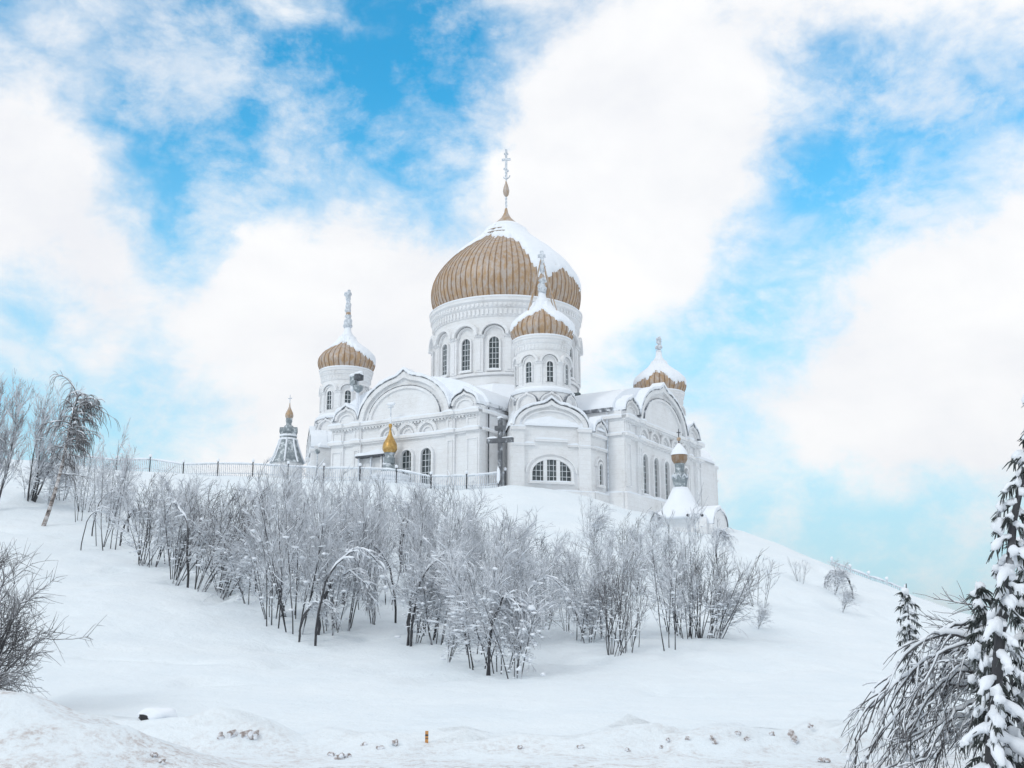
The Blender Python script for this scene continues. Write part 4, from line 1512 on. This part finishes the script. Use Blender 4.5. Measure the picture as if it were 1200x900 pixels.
# upper left: large frosted tree and the leaning birch
g = on_ground(-8, 600)
t = link_tree('frosted_tree', shrub_meshes(41, 9.5, 3, .10, (.03, 0), nb=36, twigs=16, r0=.12, tw_r=.017, snow_blobs=14, bl=.36), M3, (g[0], g[1], g[2] - .05), 0.3, .80)
tag(t, 'large frosted bare tree on the left edge above the slope', 'tree')
t = link_tree('frosted_tree', shrub_meshes(43, 8.0, 4, .16, (.05, 0), nb=24, twigs=13, r0=.09, tw_r=.016, snow_blobs=14, bl=.36), M3, (g[0] + .4, g[1] + 4, hgt(g[0] + .4, g[1] + 4) - .05), 0.3, .85)
tag(t, 'shorter frosted bare tree behind the large one on the left edge', 'tree')


def leaning_birch():
    rng = np.random.RandomState(52)
    tr, cw, sn = MB(), MB(), MB()
    n = 14
    P = [np.array([1.45 * (t ** .9) + .10 * math.sin(5 * t), .0, 7.6 * t - .4]) for t in np.linspace(0, 1, n)]
    tr.tube(P, [.12 * (1 - .72 * i / (n - 1)) for i in range(n)], 8)
    for k in range(58):
        t = .55 + .45 * rng.random()
        if k < 5: t = .42 + .12 * rng.random()
        p, tg = lerp_pt(P, min(.995, t))
        az = rng.random() * 6.283
        right = rng.random() < .62
        d = np.array([math.cos(az) * .8 + (.95 if right else -.3), math.sin(az) * .7, .2 + 1.0 * rng.random()])
        L = (.5 + 1.7 * rng.random() ** 1.3) * (1.15 if t > .85 else .85)
        br = grow(rng, p, d, L, 9, (.1, 0, -.5 - .8 * rng.random()), .22)
        rb = [.035 * (1 - .7 * i / 9) for i in range(10)]
        cw.tube(br, rb, 4)
        snow_on(sn, br, [x * 1.2 for x in rb], rng, 0, 1.4, .8)
        for q in range(15):
            p2, tg2 = lerp_pt(br, .18 + .82 * rng.random())
            tw = grow(rng, p2, tg2 + rng.normal(0, .55, 3), .25 + .85 * rng.random(), 5, (0, 0, -2.8), .28)
            cw.tube(tw, [.015, .015, .014, .013, .011, .008], 3)
            if rng.random() < .2: snow_on(sn, tw, [.022] * 6, rng, 0, 1.5, .9)
    return tr, cw, sn


g = on_ground(48, 616)
t = link_tree('birch', leaning_birch(), (MT['birch_bark'], MT['twig_brown'], MT['snow']), (g[0], g[1], g[2] - .05), 0)
bsc = float(at_depth(85, 452, g[1])[2] - g[2]) / 7.7
t.scale = (bsc,) * 3
tag(t, 'leaning birch with a pale spotted trunk and a drooping brown crown', 'tree')

# left foreground: spreading bare tree whose crown reaches into the frame
def spreading(seed, H, r0, nlim, spread, twig_r):
    rng = np.random.RandomState(seed)
    tr, cw, sn = MB(), MB(), MB()
    P = grow(rng, (0, 0, -.4), (.05, 0, 1), H * .5, 6, (0, 0, .1), .06)
    tr.tube(P, [r0 * (1 - .4 * i / 6) for i in range(7)], 8)
    for k in range(nlim):
        t = .18 + .82 * (k + .5) / nlim
        p, tg = lerp_pt(P, min(.99, t))
        lim = grow(rng, p, side_dir(rng, tg, R(25 + 58 * rng.random())), H * (.42 + .22 * rng.random()) * spread, 9, (0, 0, .05), .11)
        rl = [r0 * .42 * (1 - .75 * i / 9) for i in range(10)]
        tr.tube(lim, rl, 6)
        snow_on(sn, lim, rl, rng, 0, 1.0, .6)
        for q in range(12):
            p2, tg2 = lerp_pt(lim, .18 + .82 * rng.random())
            br = grow(rng, p2, side_dir(rng, tg2, R(28 + 30 * rng.random())), H * .19 * (.5 + rng.random()), 6, (0, 0, -.05), .18)
            rb = [max(twig_r, r0 * .12) * (1 - .6 * i / 6) for i in range(7)]
            cw.tube(br, rb, 4)
            snow_on(sn, br, rb, rng, 0, 1.3, .5)
            for w in range(9):
                p3, tg3 = lerp_pt(br, .1 + .9 * rng.random())
                tw = grow(rng, p3, side_dir(rng, tg3, R(25 + 30 * rng.random())), .18 + .42 * rng.random(), 4, (0, 0, -.2), .22)
                cw.tube(tw, [twig_r, twig_r * .85, twig_r * .7, twig_r * .55, twig_r * .4], 3)
                if rng.random() < .35:
                    p4, tg4 = lerp_pt(tw, .5)
                    t4 = grow(rng, p4, side_dir(rng, tg4, R(40)), .18, 2, (0, 0, 0), .2)
                    cw.tube(t4, [twig_r * .7, twig_r * .6, twig_r * .4], 3)
    return tr, cw, sn


gx, gy = -10.75, 23.0
t = link_tree('bare_tree', spreading(61, 3.7, .08, 24, .72, .0062), (MT['bark'], MT['twig_brown'], MT['snow']), (gx, gy, hgt(gx, gy) - .1), .6, 1.22)
t.scale = (1.0, 1.22, 1.22)
tag(t, 'dark brown rounded twiggy tree at the left edge in the foreground', 'tree')
gx, gy = -10.6, 21.3
t = link_tree('bare_tree', spreading(63, 2.5, .06, 20, .8, .0058), (MT['bark'], MT['twig_brown'], MT['snow']), (gx, gy, hgt(gx, gy) - .1), 1.9)
t.scale = (.8, 1, 1)
tag(t, 'lower dark bare bush at the left edge just above the ploughed bank', 'tree')


# right foreground: narrow snow loaded spruces and the bowed birch
def spruce(seed, H, base_r, lean, dens=1.0, bend_top=0.0, top_bare=0.0):
    rng = np.random.RandomState(seed)
    tr, cw, sn = MB(), MB(), MB()
    n = 14
    P = [np.array([lean[0] * t + bend_top * t ** 3, lean[1] * t, H * t - .3 * (1 - t)]) for t in np.linspace(0, 1, n)]
    P = [p + rng.normal(0, .012, 3) for p in P]
    tr.tube(P, [.065 * H / 4 * (1 - .88 * i / (n - 1)) + .004 for i in range(n)], 7)
    nb = int(64 * dens * H / 4)
    for k in range(nb):
        t = .04 + .93 * (k + rng.random()) / nb
        p, tg = lerp_pt(P, t)
        wid = base_r * (1 - t) ** .7 * (.55 + .75 * rng.random()) + .05
        az = k * 2.4 + rng.normal(0, .4)
        d = np.array([math.cos(az), math.sin(az), .12])
        br = grow(rng, p, d, wid, 5, (0, 0, -2.6 / max(.3, wid) * .5), .12)
        cw.tube(br, [.013, .012, .01, .009, .007, .004], 4)
        # needle sprays hanging from the branch
        for q in range(int(24 * dens)):
            p2, tg2 = lerp_pt(br, .12 + .88 * rng.random())
            sp = grow(rng, p2, side_dir(rng, tg2, R(45)) + np.array([0, 0, -.35]), .07 + .13 * rng.random(), 2, (0, 0, -4), .3)
            cw.tube(sp, [.012, .010, .003], 3)
        # snow pressed on to the branch: a lumpy cushion that follows its droop
        if rng.random() < .9:
            w_ = (.026 + .034 * rng.random()) * (.75 + .25 * H / 4) * (1.1 - .35 * t)
            Q = [q + np.array([0, 0, w_ * .55]) for q in br]
            rad = [w_ * (.55 + 1.0 * rng.random()) for _ in Q]; rad[-1] *= .5
            sn.tube(Q, rad, 7, 0, True)
        for q in range(2 + int(wid * 4)):
            p2, tg2 = lerp_pt(br, .15 + .83 * rng.random())
            sz = (.018 + .040 * rng.random() ** 1.6) * (.8 + .2 * H / 4)
            sn.blob(p2 + np.array([rng.normal(0, .02), rng.normal(0, .02), .01]), (sz * (.8 + .7 * rng.random()), sz * (.8 + .7 * rng.random()), sz * (.8 + 1.1 * rng.random())), rng, 0, 1, .42)
    return tr, cw, sn


MSP = (MT['bark'], MT['needle'], MT['snow'])


def place_at(px, Y): return ray(px, 880)[0] * Y / ray(px, 880)[1]


x = place_at(1172, 13.2)
t = link_tree('spruce', spruce(71, 2.35, .40, (-.06, 0), 1.35), MSP, (x, 13.2, hgt(x, 13.2)), 0)
tag(t, 'narrow snow plastered spruce standing in front of the bowed birch', 'tree')
x = place_at(1162, 12.6)
t = link_tree('spruce', spruce(72, 4.9, .42, (.85, 0), .85, .4), MSP, (x - .1, 12.6, hgt(x, 12.6)), .0)
tag(t, 'tallest spruce with a leaning bare top and thick snow at the right edge', 'tree')
x = place_at(1076, 17.5)
t = link_tree('spruce', spruce(73, 3.6, .60, (.04, 0), 1.0), MSP, (x, 17.5, hgt(x, 17.5)), .8, .72)
tag(t, 'smaller snow covered spruce behind the bowed birch', 'tree')
x = place_at(1225, 13.4)
t = link_tree('spruce', spruce(74, 3.0, .55, (0, 0), 1.3), MSP, (x, 13.4, hgt(x, 13.4)), 1.4)
tag(t, 'bushy dark spruce cut off by the right edge', 'tree')


def bowed_birch():
    """stems leaning out of the right edge, bowed to the left and hanging to the ground"""
    rng = np.random.RandomState(81)
    tr, cw, sn = MB(), MB(), MB()
    # in metres left of (negative x) and above the root
    arcs = [(-1.85, 1.62, .0, .036), (-1.6, 1.42, .25, .034), (-1.35, 1.18, -.15, .032), (-1.75, 1.02, .1, .032), (-1.15, .82, -.3, .030), (-1.5, .66, -.1, .028), (-1.0, 1.75, .35, .026), (-1.9, 1.3, .3, .028), (-1.2, 1.0, .45, .024), (-1.45, 1.5, -.3, .024), (-.85, .6, .2, .024)]
    for (rx, hz, dy, r0) in arcs:
        n = 18
        P = []
        for i in range(n + 1):
            t = i / n
            th = t * PI * .80
            x = rx * (1 - math.cos(th)) / 1.80 + .25 * (1 - t)
            z = .35 + hz * math.sin(th * .96 + .35) / 1.0 - .25 * t
            if t < .12: z -= (.12 - t) * 4.0 * hz
            P.append(np.array([x, dy * t, z]) + rng.normal(0, .012, 3))
        rr = [r0 * (1 - .72 * i / n) for i in range(n + 1)]
        tr.tube(P, rr, 7)
        snow_on(sn, P, [x * 1.2 for x in rr], rng, 0, 1.45, 1.0)
        for k in range(13):
            t = .22 + .78 * (k + rng.random()) / 13
            p, tg = lerp_pt(P, min(.99, t))
            d = side_dir(rng, tg, R(25 + 30 * rng.random())) + np.array([-.15, 0, -.15])
            L = .35 + .55 * rng.random()
            br = grow(rng, p, d, L, 7, (-.2, 0, -1.5), .2)
            rb = [.012 * (1 - .62 * i / 7) for i in range(8)]
            cw.tube(br, rb, 4)
            snow_on(sn, br, [x * 1.2 for x in rb], rng, 0, 1.5, .8)
            for q in range(6):
                p2, tg2 = lerp_pt(br, .15 + .85 * rng.random())
                tw = grow(rng, p2, side_dir(rng, tg2, R(35)), .10 + .24 * rng.random(), 4, (-.2, 0, -1.5), .35)
                cw.tube(tw, [.0048, .0045, .004, .0035, .0025], 3)
                if rng.random() < .6: snow_on(sn, tw, [.008] * 5, rng, 0, 1.5, .85)
            if rng.random() < .22:
                p2, _ = lerp_pt(br, .3 + .6 * rng.random())
                sz = .015 + .028 * rng.random()
                sn.blob(p2, (sz, sz * .9, sz * 1.3), rng, 0, 1, .4)
    return tr, cw, sn


x = place_at(1172, 13.6)
t = link_tree('bowed_birch', bowed_birch(), (MT['twig_dark'], MT['twig_dark'], MT['snow']), (x, 13.7, hgt(x, 13.7)), 0)
t.scale = (.82, 1, 1)
tag(t, 'large birch bowed to the left with snow lined branches in the right foreground', 'tree')


def bare_limbs():
    rng = np.random.RandomState(85)
    tr, cw, sn = MB(), MB(), MB()
    P = grow(rng, (0, 0, -.3), (-.02, 0, 1), 2.6, 8, (0, 0, .05), .05)
    tr.tube(P, [.035 * (1 - .5 * i / 8) for i in range(9)], 6)
    for k in range(9):
        p, tg = lerp_pt(P, .62 + .37 * rng.random())
        br = grow(rng, p, (-1.0, rng.normal(0, .4), .25 + rng.normal(0, .35)), .55 + .5 * rng.random(), 8, (0, 0, -.5), .2)
        cw.tube(br, [.011 * (1 - .6 * i / 8) for i in range(9)], 4)
        snow_on(sn, br, [.010] * 9, rng, 0, 1.1, .5)
        for q in range(11):
            p2, tg2 = lerp_pt(br, .15 + .85 * rng.random())
            tw = grow(rng, p2, side_dir(rng, tg2, R(40)), .12 + .28 * rng.random(), 4, (0, 0, -.6), .4)
            cw.tube(tw, [.0055, .005, .0045, .004, .003], 3)
    return tr, cw, sn


x = place_at(1205, 14.5)
t = link_tree('bare_tree', bare_limbs(), (MT['bark'], MT['twig_dark'], MT['snow']), (x, 14.5, hgt(x, 14.5)), 0)
tag(t, 'thin bare tree with twigs reaching left above the bowed birch', 'tree')

# ------------------------------------------------------------------ things along the road
# half buried dark pipe with a lump of snow on it
g = on_ground(180, 846)
t = empty('snow_capped_barrel', g, .3)
tag(t, 'black barrel end half buried in the ploughed bank under a lump of snow', 'barrel')
mb = MB(); mb.tube([(-.22, -.05, -.02), (.2, .05, .02)], [.105, .10], 16, 0, True); mb.build('drum', MT['rubber'], t)
mb = MB(); mb.blob((.06, .02, .07), (.27, .16, .13), rng, 0, 2, .18); mb.build('snow_cap', MT['snow'], t, smooth=True)

g = on_ground(500, 870)
t = empty('marker_post', g, 0)
t.scale = (.75, .75, .85)
tag(t, 'short orange marker post on the snowy verge', 'marker post')
mb = MB(); mb.box(I, -.033, .033, -.1, .19, -.03, .03); mb.build('post', MT['orange'], t)
mb = MB(); mb.box(I, -.034, .034, .10, .128, -.032, .032); mb.box(I, -.034, .034, .05, .062, -.032, .032); mb.build('band', MT['iron'], t)

cl_rng = np.random.RandomState(9)
spots = [(258, 868, 1.5), (272, 866, 1.2), (290, 864, 1.6), (300, 868, 1.2), (388, 886, .9), (398, 889, 1.3), (406, 888, .9), (426, 875, 1.0), (445, 879, 1.0), (463, 874, 1.0), (610, 880, .7), (680, 879, .9), (735, 882, .8), (775, 880, .7), (783, 872, .6), (806, 869, .7), (838, 876, .9), (834, 869, .8), (865, 864, .7), (876, 868, .9), (905, 862, .8), (928, 866, 1.5), (932, 872, 1.2), (950, 861, .7), (975, 862, .8), (962, 894, .8), (968, 894, .9), (180, 888, .7), (190, 895, .6)]
base_clod = None
for i, (px, py, s_) in enumerate(spots):
    g = on_ground(px, py)
    if g is None: continue
    if i % 4 == 0 or base_clod is None:
        mb = MB(); mb.blob((0, 0, .0), (.10, .08, .075), cl_rng, 0, 2, .45)
        o = mb.build('snow_clod', MT['dirt'], None)
        mesh = o.data
    else:
        o = bpy.data.objects.new('snow_clod', mesh); COL.objects.link(o)
    base_clod = o
    o.location = (g[0], g[1], g[2] + .015)
    o.rotation_euler = (0, 0, cl_rng.random() * 6)
    o.scale = (s_ * .62,) * 3
    side = 'left of the orange marker' if px < 480 else ('right of the orange marker' if px < 850 else 'near the bowed birch')
    tag(o, f'brown lump of ploughed snow on the verge {side}', 'snow lump', f'dirty snow lumps {side}')

# the road itself, a strip of packed snow just in front of the bank
mb = MB()
xs = np.linspace(-30, 30, 61); ys = np.linspace(-2.5, 4.5, 8)
for y in ys:
    hh = height(xs, np.full_like(xs, y))
    for x_, h_ in zip(xs, hh): mb.V.append((float(x_), float(y), float(h_) + .03))
for i in range(len(ys) - 1):
    for j in range(len(xs) - 1):
        mb.F.append((i * 61 + j, i * 61 + j + 1, (i + 1) * 61 + j + 1, (i + 1) * 61 + j)); mb.M.append(0)
o = mb.build('road', MT['packed_snow'], None, smooth=True)
tag(o, 'packed snow road at the foot of the hill', kind='structure')

# ------------------------------------------------------------------ sky and light
SUN_EL, SUN_AZ = R(36), R(222)      # azimuth clockwise from +Y
W = bpy.data.worlds.new('World'); S.world = W
W.use_nodes = True
nt = W.node_tree
bg = nt.nodes['Background']
sky = nt.nodes.new('ShaderNodeTexSky')
sky.sky_type = 'NISHITA'
sky.sun_disc = False
sky.sun_elevation = SUN_EL
sky.sun_rotation = SUN_AZ
sky.altitude = 300
sky.air_density = 1.0
sky.dust_density = 0.3
tc = nt.nodes.new('ShaderNodeTexCoord')
vec = tc.outputs['Generated']
LOBES = [  # bearing in the photograph, angular radius (deg), weight: + cloud, - blue
    (215, 25, 3.5, -.18), (330, 35, 3, -.08), (420, 40, 3.5, -.20), (500, 60, 3.5, -.20), (555, 80, 2.5, -.14), (360, 100, 3, .06), (100, 10, 4, -.14), (20, 35, 2.5, -.14), (600, 15, 3, -.10), (740, 20, 3, -.08),
    (230, 130, 3, -.16), (275, 75, 2, -.14), (180, 195, 3, -.26), (155, 275, 3, -.30), (200, 305, 1.8, -.16), (370, 150, 5, -.13), (500, 205, 2.5, -.20), (440, 130, 4, -.14), (330, 245, 1.5, -.2), (15, 320, 2, -.18), (540, 250, 2, -.08), (450, 330, 1.5, -.1),
    (960, 120, 3, -.20), (1070, 150, 4, -.18), (1160, 165, 4, -.18), (1010, 200, 4, -.14), (905, 290, 3, -.22), (850, 350, 4, -.20), (930, 380, 3.5, -.18), (840, 430, 3, -.16), (710, 440, 3, -.18), (990, 270, 3, -.12), (870, 20, 3, -.1), (1190, 30, 2, -.1),
    (40, 450, 4, -.22), (120, 430, 4, -.18), (10, 400, 3, -.16), (150, 500, 5, -.16), (280, 530, 4, -.12),
    (900, 640, 4, -.24), (1000, 650, 5, -.34), (1110, 660, 6, -.38), (1180, 700, 5, -.2), (880, 600, 3, -.12),
    (40, 300, 4, .22), (30, 360, 3, .14), (300, 140, 3.5, -.18), (400, 170, 3.5, -.16), (480, 160, 3, -.12), (230, 215, 3, -.14), (60, 20, 4, -.16), (250, 260, 2.5, -.12), (1100, 120, 4, -.16), (1000, 150, 3, -.14), (340, 60, 2.5, .07), (800, 400, 3, -.12), (960, 330, 3, -.12),
    (70, 180, 5, .20), (125, 110, 3, .14), (60, 340, 4, .16), (300, 330, 6, .18), (420, 280, 4, .14), (260, 430, 6, .18), (440, 400, 5, .16), (320, 165, 2, .08),
    (800, 160, 6, .24), (720, 230, 5, .22), (640, 140, 4, .10), (850, 220, 4, .14), (760, 330, 3, .14),
    (1010, 40, 4, .14), (1150, 70, 4, .16), (1110, 330, 6, .22), (1000, 500, 6, .20), (1150, 470, 7, .24), (900, 520, 4, .14), (1060, 420, 4, .12), (1130, 740, 3, .2)]
v2 = nt.nodes.new('ShaderNodeMapping'); v2.inputs['Scale'].default_value = (1.0, 1.0, 1.5); v2.inputs['Location'].default_value = (3.1, 1.7, .4)
nt.links.new(vec, v2.inputs['Vector'])
n1 = noise_tex(nt, 4.5, 12, .60, v2.outputs[0], .25)
n2 = noise_tex(nt, 15.0, 10, .62, v2.outputs[0], .25)
cov = math_n(nt, 'SUBTRACT', math_n(nt, 'ADD', math_n(nt, 'MULTIPLY', n1, .80), math_n(nt, 'MULTIPLY', n2, 0.82)), SKY_BASE)
# warped direction, so that the cloud edges are not round
wn = nt.nodes.new('ShaderNodeTexNoise'); wn.inputs['Scale'].default_value = 5.5; wn.inputs['Detail'].default_value = 10; wn.inputs['Roughness'].default_value = .62
nt.links.new(vec, wn.inputs['Vector'])
ws = nt.nodes.new('ShaderNodeVectorMath'); ws.operation = 'SUBTRACT'; nt.links.new(wn.outputs['Color'], ws.inputs[0]); ws.inputs[1].default_value = (.5, .5, .5)
wk = nt.nodes.new('ShaderNodeVectorMath'); wk.operation = 'SCALE'; nt.links.new(ws.outputs[0], wk.inputs[0]); wk.inputs['Scale'].default_value = .15
wa = nt.nodes.new('ShaderNodeVectorMath'); wa.operation = 'ADD'; nt.links.new(vec, wa.inputs[0]); nt.links.new(wk.outputs[0], wa.inputs[1])
wv = nt.nodes.new('ShaderNodeVectorMath'); wv.operation = 'NORMALIZE'; nt.links.new(wa.outputs[0], wv.inputs[0])
for px, py, rad, wgt in LOBES:
    d = ray(px, py); d = d / np.linalg.norm(d)
    dp = nt.nodes.new('ShaderNodeVectorMath'); dp.operation = 'DOT_PRODUCT'
    nt.links.new(wv.outputs[0], dp.inputs[0]); dp.inputs[1].default_value = tuple(float(q) for q in d)
    cov = math_n(nt, 'ADD', cov, smooth_range(nt, dp.outputs['Value'], math.cos(R(rad * 2.0)), 1.0, 0.0, wgt * .80))
fac = smooth_range(nt, cov, .04, .64, .03, 1.0)
tint = mix(nt, 1.0, sky.outputs[0], (1, 1, 1))
tm = [n for n in nt.nodes if n.bl_idname == 'ShaderNodeMix'][-1]
tm.blend_type = 'MULTIPLY'
SKY_TINT = (0.03, 2.08, 2.5)
tm.inputs[7].default_value = (*SKY_TINT, 1)
cc = ramp(nt, n1, [(.33, (9.3, 9.5, 9.95)), (.62, (10.8, 10.85, 10.9))])
n3 = noise_tex(nt, 8.5, 12, .66, v2.outputs[0], .12)
veil = math_n(nt, 'MULTIPLY', smooth_range(nt, n3, .38, .68, 0.0, .75), smooth_range(nt, cov, -.55, .05, .35, 1.0))
fac = math_n(nt, 'MAXIMUM', fac, veil)
sxyz = nt.nodes.new('ShaderNodeSeparateXYZ'); nt.links.new(vec, sxyz.inputs[0])
tint = mix(nt, smooth_range(nt, sxyz.outputs['Z'], .06, .50, .95, .0), tint, (5.6, 8.5, 9.7))
col = mix(nt, fac, tint, cc)
nt.links.new(col, bg.inputs['Color'])
bg.inputs['Strength'].default_value = 0.10

sl = bpy.data.lights.new('sun', 'SUN')
sl.energy = 0.8
sl.angle = R(10)
sl.color = (1.0, .97, .93)
so = bpy.data.objects.new('sun', sl)
COL.objects.link(so)
sd = Vector((math.sin(SUN_AZ) * math.cos(SUN_EL), math.cos(SUN_AZ) * math.cos(SUN_EL), math.sin(SUN_EL)))
so.rotation_euler = sd.to_track_quat('Z', 'Y').to_euler()
so.location = (0, 0, 60)

# ------------------------------------------------------------------ thin frosty air
mb = MB()
mb.box(I, -2600, 2600, -22, 56, -1600, 2600)
m, nth, b = new_mat('haze_air')
nth.nodes.remove(b)
pv = nth.nodes.new('ShaderNodeVolumePrincipled')
pv.inputs['Color'].default_value = (.95, .97, 1.0, 1)
pv.inputs['Density'].default_value = HAZE
nth.links.new(pv.outputs[0], nth.nodes['Material Output'].inputs['Volume'])
tag(mb.build('haze', m), 'thin frosty haze over the hill', kind='stuff')

# ------------------------------------------------------------------ camera and output
cam = bpy.data.cameras.new('camera')
cam.sensor_width = 36
cam.lens = 36 * FPX / 1200
cam.clip_start = .1
cam.clip_end = 20000
co = bpy.data.objects.new('camera', cam)
COL.objects.link(co)
co.location = (0, 0, EYE)
co.rotation_euler = (R(90) + PITCH, 0, 0)
S.camera = co
S.view_settings.view_transform = 'Standard'
S.view_settings.look = 'None'
S.view_settings.exposure = -0.05
S.view_settings.gamma = 1.0
S.cycles.max_bounces = 6
S.cycles.diffuse_bounces = 4
S.cycles.use_denoising = True
